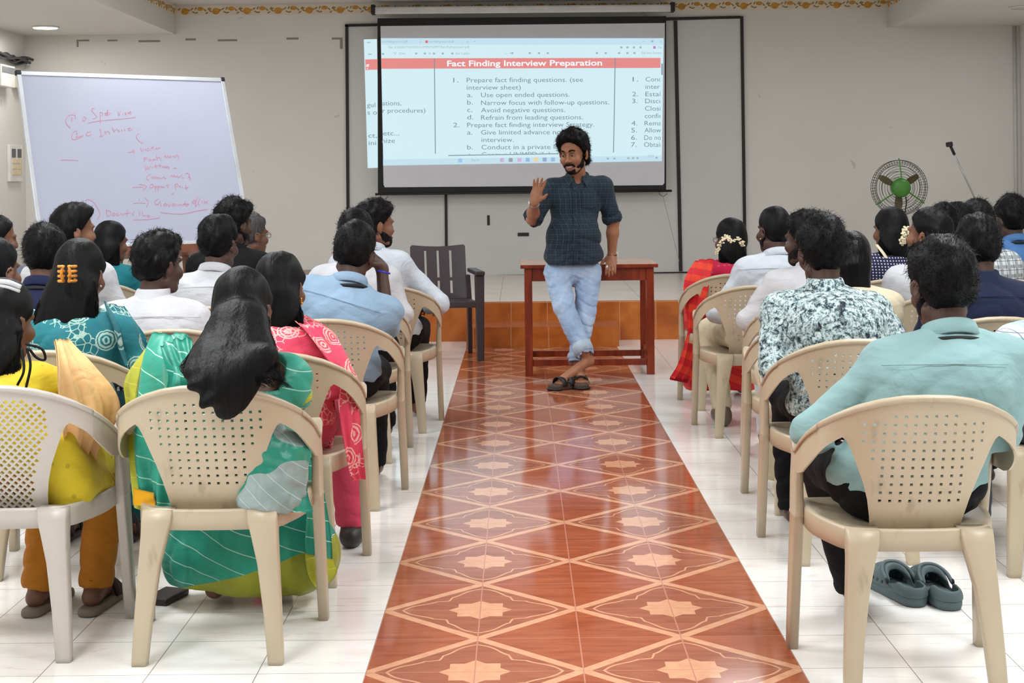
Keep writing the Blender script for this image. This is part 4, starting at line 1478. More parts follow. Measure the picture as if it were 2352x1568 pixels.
def f_plaid(t):
    x, y, z = t.xyz()
    s = t.m_('ADD', x, t.m_('MULTIPLY', y, .7))
    a = t.mix(t.m_('MULTIPLY', mx(t, lines(t, s, .06, .016), lines(t, z, .06, .016)), .7), L(200, 206, 208), L(140, 182, 172))
    a = t.mix(t.m_('MULTIPLY', lines(t, s, .06, .003, .03), .7), a, L(70, 84, 130))
    return t.mix(t.m_('MULTIPLY', lines(t, z, .06, .003, .03), .7), a, L(70, 96, 130))


plaid_m = pattern_mat('pale_green_plaid', f_plaid)


def f_gcheck(t):
    x, y, z = t.xyz()
    a = t.mix(t.m_('MULTIPLY', mx(t, lines(t, x, .05, .018), lines(t, z, .05, .018)), .55), L(206, 210, 212), L(70, 82, 92))
    return t.mix(t.m_('MULTIPLY', mx(t, lines(t, x, .05, .004, .012), lines(t, z, .05, .004, .012)), .7), a, L(40, 48, 58))


gcheck_m = pattern_mat('grey_white_check', f_gcheck)


def f_dots(t):
    x, y, z = t.xyz()
    fx = t.m_('SUBTRACT', t.m_('FRACT', t.m_('DIVIDE', t.m_('ADD', x, 50.0), .016)), .5)
    fz = t.m_('SUBTRACT', t.m_('FRACT', t.m_('DIVIDE', z, .016)), .5)
    r = t.m_('ADD', t.m_('MULTIPLY', fx, fx), t.m_('MULTIPLY', fz, fz))
    return t.mix(t.m_('LESS_THAN', r, .05), L(34, 32, 62), L(196, 200, 214))


dots_m = pattern_mat('navy_white_dots', f_dots)


def bandhani(name, c0, c1, ink):
    def f(t):
        base = t.ramp(t.noise(5, 4), [(.3, c0), (.7, c1)])
        v = t.n('TexVoronoi', {'Vector': t.obj(), 'Scale': 9.0, 'Randomness': .75}, out=0)
        wob = t.m_('MULTIPLY', t.m_('SUBTRACT', t.noise(70, 1), .5), .07)
        r = t.m_('ADD', v, wob)
        rings = None
        for q, w in ((.36, .022), (.27, .03), (.16, .022), (.05, .03)):
            l = t.m_('LESS_THAN', t.m_('ABSOLUTE', t.m_('SUBTRACT', r, q)), w)
            rings = l if rings is None else mx(t, rings, l)
        v2 = t.n('TexVoronoi', {'Vector': t.obj(), 'Scale': 42.0}, out=0, feature='DISTANCE_TO_EDGE')
        band = t.m_('LESS_THAN', t.m_('ABSOLUTE', t.m_('SUBTRACT', t.noise(3.2, 1), .5)), .05)
        fine = t.m_('MULTIPLY', t.m_('LESS_THAN', v2, .07), band)
        return t.mix(t.m_('MULTIPLY', mx(t, rings, fine), .75), base, ink)
    return pattern_mat(name, f, .7)


teal_print = bandhani('teal_print_cloth', L(24, 98, 108), L(36, 122, 130), L(178, 206, 190))
pink_print = bandhani('coral_print_cloth', L(204, 54, 84), L(226, 84, 106), L(240, 190, 178))


def f_saree(t):
    x, y, z = t.xyz()
    u = t.m_('ADD', z, t.m_('MULTIPLY', t.noise(3, 2), .06))
    base = t.ramp(t.noise(5, 4), [(.3, L(18, 124, 104)), (.7, L(44, 160, 134))])
    return t.mix(t.m_('MULTIPLY', lines(t, t.m_('ADD', u, t.m_('MULTIPLY', x, .35)), .058, .0028), .75), base, L(196, 226, 212))


saree_m = pattern_mat('green_silk_stripe', f_saree, .45, .4, .1)


def f_skirt(t):
    x, y, z = t.xyz()
    base = f_saree(t)
    hem = t.m_('ADD', z, t.m_('ADD', t.m_('MULTIPLY', x, -.30), t.m_('MULTIPLY', t.noise(4, 2), .05)))
    a = t.mix(t.m_('LESS_THAN', hem, .155), base, t.ramp(t.noise(6, 3), [(.3, L(128, 134, 28)), (.7, L(156, 160, 40))]))
    return a


skirt_m2 = pattern_mat('green_silk_olive_hem', f_skirt, .5, .35, .1)
olive_m = pattern_mat('olive_silk', lambda t: t.mix(t.m_('MULTIPLY', lines(t, t.xyz()[2], .045, .002), .6), t.ramp(t.noise(7, 3), [(.3, L(150, 156, 34)), (.7, L(182, 184, 52))]), L(214, 200, 90)), .5, .4)
silver_m = pattern_mat('silver_green_silk', lambda t: t.mix(t.m_('LESS_THAN', t.m_('ABSOLUTE', t.m_('SUBTRACT', t.noise(3.5, 1), .52)), .05), t.mix(t.m_('MULTIPLY', lines(t, t.m_('ADD', t.xyz()[2], t.xyz()[0]), .05, .002), .6), t.ramp(t.noise(6, 4), [(.3, L(118, 140, 136)), (.7, L(166, 182, 180))]), L(216, 226, 222)), L(30, 140, 116)), .38, .5)
mustard_m = fabric('mustard_silk', (222, 160, 30))


def f_red(t):
    x, y, z = t.xyz()
    s = t.m_('ADD', x, t.m_('MULTIPLY', y, .5))
    a = t.mix(t.m_('LESS_THAN', t.m_('FRACT', t.m_('DIVIDE', t.m_('ADD', z, t.m_('MULTIPLY', s, .4)), .09)), .5), L(206, 36, 44), L(226, 66, 44))
    return a


red_saree = pattern_mat('red_orange_silk', f_red, .6)
crimson_m = pattern_mat('crimson_blouse', lambda t: t.mix(t.m_('MULTIPLY', t.m_('LESS_THAN', t.n('TexVoronoi', {'Vector': t.obj(), 'Scale': 24.0}, out=0), .22), .5), L(190, 24, 66), L(150, 110, 120)), .7)
yellow_m = pattern_mat('yellow_kurta', lambda t: t.mix(t.m_('MULTIPLY', t.m_('LESS_THAN', t.n('TexVoronoi', {'Vector': t.obj(), 'Scale': 22.0}, out=0), .16), .35), t.ramp(t.noise(6, 4), [(.3, L(196, 172, 34)), (.7, L(214, 192, 54))]), L(120, 98, 30)), .8)
peach_m = fabric('peach_chiffon', (238, 190, 132), .7, .05)
orange_m = fabric('orange_leggings', (178, 112, 34))
gold_m = plain('gold_jewellery', (230, 176, 60), .25, .5, .9)
teal_saree = fabric('teal_saree_cloth', (28, 110, 120))
jasmine_m = plain('jasmine_cream', (234, 222, 190), .7)
tortoise = plain('tortoise_shell', (206, 132, 36), .25, .6, var=.5, vs=60)
clear_m = plain('clear_grey_clip', (196, 198, 202), .2, .6)
glass_rim = plain('spectacle_metal', (120, 110, 100), .3, .5, .8)
brown_leather = plain('brown_sandal', (58, 44, 40), .6)
# ------------------------------------------------------------------ people
def head_prims(S, c, R, hs=1.0, k=.018, ears=True, face=True):
    w = lambda x, y, z: c + R @ (np.array((x, y, z)) * hs)
    S.e(w(0, -.012, .022), np.array((.074, .093, .086)) * hs, R, k)
    S.e(w(0, .028, -.045), np.array((.060, .064, .084)) * hs, R, k)
    S.e(w(0, .066, -.106), np.array((.030, .028, .026)) * hs, R, .02)
    for s in (1, -1):
        S.c(w(s * .050, -.005, -.085), w(s * .026, .060, -.110), .018 * hs, .016 * hs, .02)
        S.e(w(s * .040, .066, -.048), np.array((.026, .024, .026)) * hs, R, .018)
    if face:
        S.c(w(-.032, .084, .008), w(.032, .084, .008), .011 * hs, .011 * hs, .012)
        for s in (1, -1): S.e(w(s * .031, .098, -.014), np.array((.017, .012, .011)) * hs, R, .008, -1)
        S.c(w(0, .088, -.008), w(0, .1035, -.048), .008 * hs, .0105 * hs, .010)
        for s in (1, -1): S.e(w(s * .011, .096, -.052), np.array((.010, .011, .008)) * hs, R, .006)
        S.e(w(0, .093, -.080), np.array((.023, .012, .007)) * hs, R, .005)
        S.e(w(0, .091, -.092), np.array((.019, .012, .007)) * hs, R, .005)
    if ears:
        for s in (1, -1):
            Re = R @ rot(s * 22, 0, s * 6)
            S.e(w(s * .083, -.012, -.028), np.array((.009, .021, .034)) * hs, Re, .006)
            S.e(w(s * .087, -.016, -.022), np.array((.004, .010, .018)) * hs, Re, .004, -1)
            S.e(w(s * .078, -.002, -.056), np.array((.007, .010, .010)) * hs, Re, .006)


def hair_tufts(n, ln, r, seed, curl=.5, flow=(0, -.3, -.5), zmin=-9):
    n = int(n * 2.4)
    r = r * .62

    def fn(V, F):
        rs = np.random.RandomState(seed)
        N = normals(V, F)
        ok = np.nonzero((V[:, 2] > zmin))[0]
        i = rs.choice(ok, n)
        p, nn = V[i], N[i]
        d = nn * .36 + np.array(flow)[None, :] * (1 - np.abs(nn @ np.array([0, 0, 1.0]))[:, None] * .4) + rs.normal(size=(n, 3)) * .45 * curl + np.array([0, 0, .15])
        d /= np.linalg.norm(d, axis=1)[:, None]
        side = np.cross(d, nn)
        t = np.linspace(0, 1, 5)[None, :, None]
        l = ln * rs.uniform(.5, 1.3, n)[:, None, None]
        a = rs.uniform(-1, 1, n)[:, None, None] * curl
        path = p[:, None, :] - nn[:, None, :] * .004 + d[:, None, :] * t * l + side[:, None, :] * a * l * t ** 2 * .8 - nn[:, None, :] * t ** 2 * l * .34
        return strand_tubes(path, r)
    return fn


def short_hair(par, c, R, hs, t=.014, curl=.0, seed=1, mat=None, h=.006, n=500, ln=.022, nape=.022, name='hair', top=0.0, r=.0015, flow=(0, -.3, -.45)):
    S = Sdf()
    w = lambda x, y, z: c + R @ (np.array((x, y, z)) * hs)
    S.e(w(0, -.014, .026), np.array((.073 + t * .75, .093 + t, .084 + t)) * hs, R, .02)
    S.e(w(0, -.040, -.025), np.array((.068 + t * .3, .060 + t * .5, .070)) * hs, R, .03)
    if top: S.e(w(0, .02, .07), np.array((.066 + t * .6, .075, .04 + top)) * hs, R, .03)
    S.cut(w(0, .024, 0), R @ np.array((0, .80, -.60)), .008)
    S.cut(w(0, -.09, -.078), R @ np.array((0, -.55, -1)), .016)
    # keep the ears clear
    for s in (1, -1): S.e(w(s * .092, .004, -.042), np.array((.026, .030, .040)) * hs, R, .010, -1)
    S.disp(.0025 + curl * .006, 95 if curl < .5 else 120, seed, 2, (1, 1, .5))
    if curl: S.disp(.005 * curl, 50, seed + 7, 2)
    return S.build(name, mat or HAIR, par, h, None, hair_tufts(n, ln, r, seed, .35 + curl, R @ np.array(flow), c[2] - .06))


def long_hair(par, c, R, hs, pts, wid, dep, seed=2, mat=None, h=.007, n=380, back=(0, -1, 0), name='hair', wave=.006):
    n = int(n * 1.8)
    """cap of smoothed hair that gathers at the nape and falls along pts (half-widths wid, half-depths dep)"""
    S = Sdf()
    w = lambda x, y, z: c + R @ (np.array((x, y, z)) * hs)
    t = .012
    S.e(w(0, -.014, .024), np.array((.074 + t, .093 + t, .086 + t)) * hs, R, .02)
    S.e(w(0, -.040, -.035), np.array((.074 + t * .6, .066 + t, .080)) * hs, R, .03)
    for s in (1, -1): S.c(w(s * .066, .030, .02), w(s * .062, -.04, -.05), .017, .02, .02)
    S.cut(w(0, .034, 0), R @ np.array((0, .82, -.57)), .008)
    for s in (1, -1): S.e(w(s * .096, .010, -.040), np.array((.022, .026, .036)) * hs, R, .008, -1)
    m = 14
    pp = spline([A3(p) for p in pts], m)
    ts = np.linspace(0, len(pts) - 1, m)
    ws = np.interp(ts, range(len(pts)), wid)
    ds = np.interp(ts, range(len(pts)), dep)
    for i in range(m):
        dd = A3(pp[min(i + 1, m - 1)]) - A3(pp[max(i - 1, 0)])
        l = np.linalg.norm(dd)
        z = dd / max(l, 1e-9)
        x = np.array([1.0, 0, 0]) - z * z[0]
        x /= np.linalg.norm(x)
        y = np.cross(z, x)
        S.e(A3(pp[i]), (ws[i], ds[i], max(l * .8, .03)), np.stack([x, y, z], 1), .03)
    S.disp(.0026, 95, seed, 2, (1, 1, .12))
    S.disp(.002, 30, seed + 3, 2, (1, 1, .4))

    def fn(V, F):
        rs = np.random.RandomState(seed)
        k = 14
        tt = np.linspace(0, 1, k)
        out = []
        P2 = np.array([A3(q) for q in spline([A3(p) for p in pts], 40)])
        tq = np.linspace(0, 1, 40)
        for q in range(n):
            t0, t1 = rs.uniform(0, .25), rs.uniform(.85, 1.10)
            s = t0 + (t1 - t0) * tt
            sc = np.clip(s, 0, 1)
            base = np.stack([np.interp(sc, tq, P2[:, a]) for a in range(3)], -1)
            ov = np.maximum(s - 1, 0)[:, None]
            base = base + ov * (P2[-1] - P2[-6]) * 5
            wv = np.interp(sc, np.linspace(0, 1, len(wid)), wid)
            dv = np.interp(sc, np.linspace(0, 1, len(dep)), dep)
            ph = rs.uniform(.05, math.pi - .05)
            rr = rs.uniform(.97, 1.07)
            lat = np.array([1.0, 0, 0])
            bk = np.array(back, float)
            wob = wave * np.sin(s * rs.uniform(8, 16) + rs.uniform(0, 6.28))
            out.append(base + lat * (math.cos(ph) * wv * rr + wob)[:, None] + bk * (math.sin(ph) * dv * rr)[:, None])
        return strand_tubes(np.array(out), .0013, .3)
    return S.build(name, mat or HAIR_L, par, h, None, fn)


def hand_prims(S, W, f, n, side, curl=.35, sc=1.0, spread=.12, k=.006):
    """palm and five fingers from wrist W; f finger direction, n palm normal (the way fingers curl), side: thumb direction sign along n x f"""
    f = A3(f) / np.linalg.norm(A3(f))
    n = A3(n) - f * (A3(n) @ f)
    n /= np.linalg.norm(n)
    l = np.cross(n, f) * side
    Rm = np.stack([l, f, n], 1)
    W = A3(W)
    S.e(W + f * .048 * sc, np.array((.040, .055, .015)) * sc, Rm, .014)
    S.c(W - f * .01, W + f * .03 * sc, .024 * sc, .024 * sc, .02)
    for i, (o, ln, r) in enumerate(((.029, .070, .0088), (.010, .078, .0090), (-.010, .072, .0086), (-.028, .056, .0078))):
        b = W + (f * .088 + l * o) * sc
        d = f + l * spread * (o / .03)
        d /= np.linalg.norm(d)
        p = [b - d * .02 * sc]
        a = curl * .45
        for j, q in enumerate((.45, .32, .23)):
            dir_ = d * math.cos(a) + n * math.sin(a)
            b = (p[-1] if j else b) + dir_ * ln * q * sc
            p.append(b)
            a += curl * .6
        S.chain(p, [r * sc, r * sc, r * .92 * sc, r * .8 * sc], k)
    tb = W + (f * .022 + l * .030) * sc
    td = l * .72 + f * .62 + n * .25
    td /= np.linalg.norm(td)
    t2 = l * .45 + f * .85 + n * .3
    t2 /= np.linalg.norm(t2)
    p1 = tb + td * .034 * sc
    p2 = p1 + t2 * .028 * sc
    S.chain([W + f * .01 * sc, tb, p1, p2], [.018 * sc, .0135 * sc, .0105 * sc, .0085 * sc], .01)


def ik(S_, W, l1, l2, pole):
    S_, W, pole = A3(S_), A3(W), A3(pole)
    d = W - S_
    L_ = min(np.linalg.norm(d), (l1 + l2) * .995)
    d /= np.linalg.norm(d)
    a = (l1 * l1 - l2 * l2 + L_ * L_) / (2 * L_)
    hgt = math.sqrt(max(l1 * l1 - a * a, 0))
    p = pole - d * (pole @ d)
    p /= np.linalg.norm(p)
    return S_ + d * a + p * hgt, S_ + d * L_


def collar(par, N, ax, mat, r=.066, hgt=.030, open_=True, name='collar', lift=.0):
    """folded shirt collar round the neck"""
    ax = A3(ax) / np.linalg.norm(A3(ax))
    x = np.array([1.0, 0, 0]) - ax * ax[0]
    x /= np.linalg.norm(x)
    y = np.cross(ax, x)
    rings = []
    n = 36
    for i in range(n + 1):
        a = math.radians(112) + math.radians(316) * i / n      # opening at the front (+y)
        d = x * math.cos(a) + y * math.sin(a)
        e = .5 - .5 * math.cos(2 * math.pi * i / n)
        k = 1 + .15 * (1 - e)
        base = A3(N) + ax * lift - ax * .012 * (1 - e)
        rings.append([Vector(base + d * rr * k + ax * z) for rr, z in ((r - .006, -.01), (r - .006, hgt), (r - .001, hgt + .006), (r + .004, hgt + .003), (r + .018, -.006 - .012 * (1 - e)), (r + .014, -.010 - .012 * (1 - e)), (r + .002, hgt - .006), (r + .0, -.01))])
    return MB().loft(rings).build(name, mat, par, True)


def lanyard(par, N, ax, r=.092, w=.008, front=.25):
    ax = A3(ax) / np.linalg.norm(A3(ax))
    pts = []
    for i in range(25):
        a = math.radians(150 + 240 * i / 24)
        e = math.sin(math.pi * i / 24)
        pts.append(Vector(A3(N) + np.array([math.cos(a) * r, math.sin(a) * r * .9, -.004 - .05 * (1 - e)])))
    pts = [pts[0] + Vector((.02, .07, -.10))] + pts + [pts[-1] + Vector((-.02, .07, -.10))]
    rings = [[p + Vector((0, 0, w)), p + Vector((0, -.004, w)) , p + Vector((0, -.004, -w)), p + Vector((0, 0, -w))] for p in pts]
    return MB().loft(rings).build('lanyard', lanyard_m, par, True)


def seated(key, label, px, top, Y, shirt, chair=None, yaw=0, pitch=6, roll=0, skin='mid', hair='short', hs=1.0, sw=.165, tilt=0.0, bottom=None, sleeve='long', neck='collar', h=.009, t=.016, curl=.2, n=450, girth=1.0, beard=False, lany=False, hmat=None, hx=0.0, hy=-.02, arms=None, legs=None, skirt=None, ears=True, wr=1.0, feet='bare', fall=None, hz=0.0, ty=0, slouch=.03, topv=0.0, ln=.022, scoop=None, seam=False):
    cx, cy = (CH[chair or key][0], CH[chair or key][1])
    root = empty('person', (cx, cy, 0), label, 'person', 'seated audience')
    org = np.array((cx, cy, 0.0))
    seed = sum(ord(c) * (i + 3) for i, c in enumerate(key)) % 9973
    R = rot(yaw, pitch, roll)
    for _ in range(2):      # keep the back clear of the chair back
        T_ = A3(P(px, top, Y)) - org
        c = T_ - R @ np.array((0, -.014, .110 + t)) * hs
        N = c + R @ np.array((0, -.028, -.105)) * hs + np.array((0, -.012, -.062)) * hs
        if N[1] < .012: Y += .015 - N[1]
    hip = np.array((hx, hy, .525 + hz))
    lat = np.array((math.cos(math.radians(ty)), -math.sin(math.radians(ty)), 0))
    lat = lat + np.array((0, 0, tilt))
    lat /= np.linalg.norm(lat)
    fw = np.array((math.sin(math.radians(ty)), math.cos(math.radians(ty)), 0))
    ch = hip + (N - hip) * .66 - fw * slouch
    ab = hip + (N - hip) * .30 - fw * slouch * .6
    zsc = np.linalg.norm(N - hip) / .47
    sh = {s: N + lat * s * sw - np.array((0, 0, .062)) + fw * .005 for s in (1, -1)}
    Rt = np.stack([lat, np.cross(np.array((0, 0, 1.0)), lat), np.array((0, 0, 1.0))], 1)
    Rt[:, 1] /= np.linalg.norm(Rt[:, 1])
    Rt[:, 2] = np.cross(Rt[:, 0], Rt[:, 1])
    hipj = {s: np.array((hx + s * .088, hy + .03, .515 + hz)) for s in (1, -1)}
    leg = {s: [hipj[s], np.array((hx + s * .13, .40, .50)), np.array((hx + s * .125, .37, .085))] for s in (1, -1)}
    toe = {s: np.array((0, .15, -.055)) for s in (1, -1)}
    for s, v in (legs or {}).items():
        leg[s] = [hipj[s], A3(v[0]), A3(v[1])]
        if len(v) > 2: toe[s] = A3(v[2])
    arm = {}
    for s in (1, -1):
        o = (arms or {}).get(s)
        if o is None: o = dict(w=(hx + s * .10, .24, .615), pole=(s * 1.0, -.9, -.6))
        if 'e' in o:
            E, W = A3(o['e']), A3(o['w'])
        else:
            E, W = ik(sh[s], o['w'], .285, .25, o.get('pole', (s * 1.0, -.9, -.6)))
        arm[s] = (E, W, o.get('f', None), o.get('n', None))
    # --- body
    B = Sdf()
    B.e(hip, (.155 * girth, .115, .10), None, .04)
    B.e(ab, (.128 * girth, .098 * girth, .13 * zsc), Rt, .05)
    B.e(ch, (.143 * girth, .098 * girth, .155 * zsc), Rt, .05)
    B.c(N - np.array((0, 0, .05)), c + R @ np.array((0, -.022, -.06)) * hs, .056 * hs, .050 * hs, .03)
    for s in (1, -1):
        B.c(N - np.array((0, 0, .03)), sh[s], .045, .045, .03)
        E, W, f, nn = arm[s]
        B.c(sh[s], E, .045, .036, .02)
        B.c(E, W, .037, .025, .02)
        fd = A3(f) if f is not None else (W - E) * .6 + np.array((-.04 * s, .1, -.02))
        nd = A3(nn) if nn is not None else np.array((0, .1, -1.0))
        hand_prims(B, W, fd, nd, -1 if s > 0 else 1, .55, .95)
        a, b, d = leg[s]
        B.c(a, b, .070, .050, .03)
        B.c(b, d, .050, .034, .02)
        B.c(d + np.array((0, -.035, -.035)), d + toe[s] * .55 + np.array((0, 0, .0)), .032, .033, .02)
        B.c(d + toe[s] * .5, d + toe[s], .034, .026, .02)
    head_prims(B, c, R, hs, ears=ears)
    B.build('body', SKIN[skin], root, min(h, .0075) if Y < 7 else h)
    # --- upper garment
    if shirt is not None:
        S = Sdf()
        g = .016
        S.e(hip + np.array((0, -.0, .02)), (.168 * girth + g, .125 + g, .115), None, .05)
        S.e(ab, (.138 * girth + g, .105 * girth + g, .15 * zsc), Rt, .06)
        S.e(ch, (.150 * girth + g, .104 * girth + g, .165 * zsc), Rt, .06)
        S.c(N + np.array((0, -.005, -.045)), N + np.array((0, -.005, -.02)), .075, .066, .04)
        ends = {}
        for s in (1, -1):
            S.c(N - np.array((0, 0, .040)), sh[s] + np.array((0, 0, -.010)), .062, .054, .06)
            S.c(N * .5 + sh[s] * .5 - np.array((0, .02, .045)), sh[s] * .75 + ch * .25, .07, .075, .06)
            E, W, f, nn = arm[s]
            if sleeve == 'long':
                S.c(sh[s] - np.array((0, 0, .012)), E, .058, .050, .05); S.c(E, E + (W - E) * .93, .050, .036, .025)
                ends[s] = (E + (W - E) * .93, W - E)
            elif sleeve == 'rolled':
                S.c(sh[s], E, .062, .053, .035); S.c(E, E + (W - E) * .18, .053, .050, .02)
                ends[s] = (E + (W - E) * .18, W - E)
            else:
                q = {'half': .62, 'elbow': .82}.get(sleeve, .0)
                if q:
                    S.c(sh[s], sh[s] + (E - sh[s]) * q, .062, .058, .035)
                    ends[s] = (sh[s] + (E - sh[s]) * q, E - sh[s])
        for s, (p, d) in ends.items():
            # clean cuff: subtract a capsule beyond the end
            d = d / np.linalg.norm(d)
            S.c(p + d * .048, p + d * .10, .047, .047, .003, -1)
        up = c - N
        S.c(N + up * .22, N + up * .9, .060 * hs, .07 * hs, .006, -1)
        S.cut((0, 0, .445 + hz), (0, 0, -1))
        for o_, r_ in (scoop or ()): S.c(N + np.array(o_), N + np.array(o_) + np.array((0, -.02, .05)), r_, r_, .006, -1)
        S.disp(.0045 * wr, 22, seed, 3, (1, 1, .8))
        S.fold(.010 * wr, 26, seed + 1, N)
        S.disp(.0018 * wr, 85, seed + 1, 2, (.5, .6, 1.2))
        so_ = S.build('shirt', shirt, root, h)
        if seam:
            pts = []
            for x in np.linspace(-.17, .17, 30):
                z = N[2] - .045 + tilt * x - .35 * x * x
                m_ = (np.abs(S.V[:, 0] - N[0] * .66 - x) < .012) & (np.abs(S.V[:, 2] - z) < .012)
                if m_.any(): pts.append(Vector((N[0] * .66 + x, S.V[m_, 1].min() + .0005, z)))
            if len(pts) > 4: MB().tube(pts, .0017, 5).build('yoke_seam', shirt, so_, True)
        if neck == 'collar': collar(root, N + up * .10 + np.array((0, -.008, 0)), up * .75 + np.array((0, .02, .1)), shirt, .064 * hs)
        elif neck == 'stand':
            MB().loft([[Vector(N + up * q + np.array((math.cos(a) * r, math.sin(a) * r - .008, 0))) for a in (2 * math.pi * k / 28 for k in range(28))] for q, r in ((.0, .078), (.30, .068), (.34, .064), (.30, .060), (.0, .068))], cap=False).build('collar', shirt, root, True)
        if lany: lanyard(root, N + up * .10 + np.array((0, -.012, .0)), up)
    # --- lower garment
    if bottom is not None:
        S = Sdf()
        S.e(hip + np.array((0, .0, -.005)), (.180 * girth, .135, .105), None, .05)
        for s in (1, -1):
            a, b, d = leg[s]
            S.c(a, b, .088, .070, .05)
            e = b + (d - b) * .97
            S.c(b, e, .070, .056, .03)
            S.e(e + (d - b) * .13, (.075, .075, .034), None, .004, -1)
        S.disp(.004, 40, seed + 5, 3)
        S.fold(.008, 40, seed + 9)
        S.build('trousers', bottom, root, h)
    if skirt is not None:
        S = Sdf()
        S.e(hip + np.array((0, .0, -.005)), (.19 * girth, .14, .115), None, .05)
        for s in (1, -1):
            a, b, d = leg[s]
            S.c(a, b, .092, .085, .06)
            S.c(b, d + np.array((s * .01, .02, .02)), .085, .11, .05)
        S.e(np.array((hx, .38, .26)), (.15, .10, .22), None, .05)
        S.cut((0, 0, .035), (0, 0, -1))
        S.disp(.010, 30, seed + 5, 3, (1, 1, .25))
        S.build('skirt', skirt, root, h)
    # --- hair
    if hair == 'short':
        short_hair(root, c, R, hs, t, curl, seed, hmat, .006 if Y < 7 else .0075, n, top=topv, ln=ln)
    elif hair == 'long':
        pts, wd, dp = fall(c, N) if callable(fall) else fall
        long_hair(root, c, R, hs, pts, wd, dp, seed, hmat or HAIR_L, .006 if Y < 7 else .008)
    if beard:
        S = Sdf()
        w = lambda x, y, z: c + R @ (np.array((x, y, z)) * hs)
        S.e(w(0, .028, -.06), np.array((.064, .068, .080)) * hs, R, .02)
        S.e(w(0, .068, -.11), np.array((.034, .032, .032)) * hs, R, .02)
        for s in (1, -1): S.c(w(s * .064, .012, -.02), w(s * .050, .02, -.08), .012, .016, .02)
        S.e(w(0, .12, -.03), np.array((.055, .06, .05)) * hs, R, .01, -1)
        S.cut(w(0, 0, -.045), R @ np.array((0, .35, 1)), .01)
        S.cut(w(0, -.01, 0), R @ np.array((0, -1, 0)), .01)
        S.disp(.002, 150, seed, 2)
        S.build('beard', HAIR, root, .006)
    return dict(root=root, c=c, N=N, R=R, hs=hs, sh=sh, arm=arm, leg=leg, hip=hip, ch=ch, org=org, Rt=Rt)


def hp(q, x, y, z): return Vector(q['c'] + q['R'] @ (np.array((x, y, z)) * q['hs']))
def lp(q, px, py, Y): return P(px, py, Y) - Vector(q['org'])


def nape_fall(drop, w0, w1, back=.11, n=4, dx=0.0, d0=.035, d1=.028):
    def f(c, N):
        pts = [c + np.array((0, -.07, -.03))] + [c + np.array((dx * i / n, -back - .01 * i / n, -.10 - drop * i / n)) for i in range(n + 1)]
        return pts, [.06] + list(np.linspace(w0, w1, n)) + [w1 * .8], [.04] + list(np.linspace(d0, d1, n)) + [d1 * .7]
    return f


def spectacles(q):
    r = q['root']
    m = MB()
    for s in (1, -1):
        m.tube([hp(q, s * .033 + .020 * math.cos(a), .101, -.014 + .016 * math.sin(a)) for a in (2 * math.pi * k / 16 for k in range(17))], .0018, 5, False)
        m.tube([hp(q, s * .054, .100, -.008), hp(q, s * .076, .05, -.008), hp(q, s * .082, -.015, -.012)], .0018, 5)
    m.tube([hp(q, -.012, .102, -.012), hp(q, .012, .102, -.012)], .0018, 5)
    return m.build('spectacles', glass_rim, r, True)


def earring(q, s, mat=gold_m, drop=.02):
    m = MB().ball(hp(q, s * .089, -.004, -.060), .005, 5)
    if drop:
        m.ball(hp(q, s * .091, -.004, -.062 - drop * .5), (.003, .003, drop * .5), 5).ball(hp(q, s * .091, -.004, -.062 - drop), .006, 5)
    return m.build('earring', mat, q['root'], True)


def garland(q, pts, seed=3, n=90, r=.006, spread=.012):
    rs = random.Random(seed)
    sp = spline(pts, 40)
    m = MB()
    for k in range(n):
        p = sp[rs.randrange(40)] + Vector((rs.uniform(-1, 1), rs.uniform(-1, 1), rs.uniform(-1, 1))) * spread
        m.ball(p, (r, r * 1.3, r * .8), 4)
    return m.build('jasmine_garland', jasmine_m, q['root'], True)
# ------------------------------------------------------------------ the audience, left of the aisle
# woman in green silk saree, front row beside the aisle
q = seated('green', 'woman in green striped silk saree with long black hair over chair back', 560, 607, 4.60, saree_m, yaw=12, pitch=8, skin='mid', hair='long', hs=.97, sw=.150, sleeve='elbow', neck=None, h=.0065, girth=1.05, wr=1.0, scoop=[((.070, -.055, -.060), .082)],
           fall=lambda c, N: ([c + np.array((0, -.065, -.03))] + [A3(P(*p)) - np.array((-.90, 4.57, 0)) for p in ((552, 728, 4.465), (545, 766, 4.42), (536, 806, 4.35), (528, 840, 4.285), (538, 862, 4.25), (570, 884, 4.243))], [.068, .078, .092, .115, .130, .128, .105], [.045, .048, .05, .048, .040, .026, .012]), skirt=None,
           legs={1: ((.13, .44, .50), (.10, .40, .09)), -1: ((-.10, .44, .50), (-.10, .40, .09))},
           arms={1: dict(e=(.205, .035, .705), w=(.14, .26, .64)), -1: dict(e=(-.235, .05, .70), w=(-.10, .26, .63))})
r = q['root']
earring(q, 1, gold_m, .03)
S = Sdf()
S.e((0, -.03, .50), (.19, .135, .10), None, .05)
for s in (1, -1): S.c((s * .09, 0, .51), (s * .13, .44, .50), .092, .085, .06)
S.c((-.12, .44, .46), (-.16, .42, .16), .09, .10, .06).c((.12, .44, .46), (.17, .42, .16), .09, .11, .06)
S.c((-.16, .40, .14), (.17, .40, .14), .11, .11, .06).c((0, .40, .40), (0, .40, .14), .14, .14, .06)
S.cut((0, 0, .045), (-.10, 0, -1))
S.disp(.013, 46, 5, 2, (1, 1, .16))
S.build('saree_skirt', skirt_m2, r, .0065)
S = Sdf()
a_, b_ = A3(q['sh'][1]), A3(q['arm'][1][0])
d_ = (b_ - a_) / np.linalg.norm(b_ - a_)
S.c(a_ + (b_ - a_) * .60, a_ + (b_ - a_) * .86, .0655, .063, .01)
S.cut(a_ + (b_ - a_) * .62, -d_).cut(a_ + (b_ - a_) * .96, d_)
S.disp(.002, 60, 4, 2)
S.build('sleeve_border', olive_m, r, .005)
l = lambda px, py, Y: lp(q, px, py, Y)
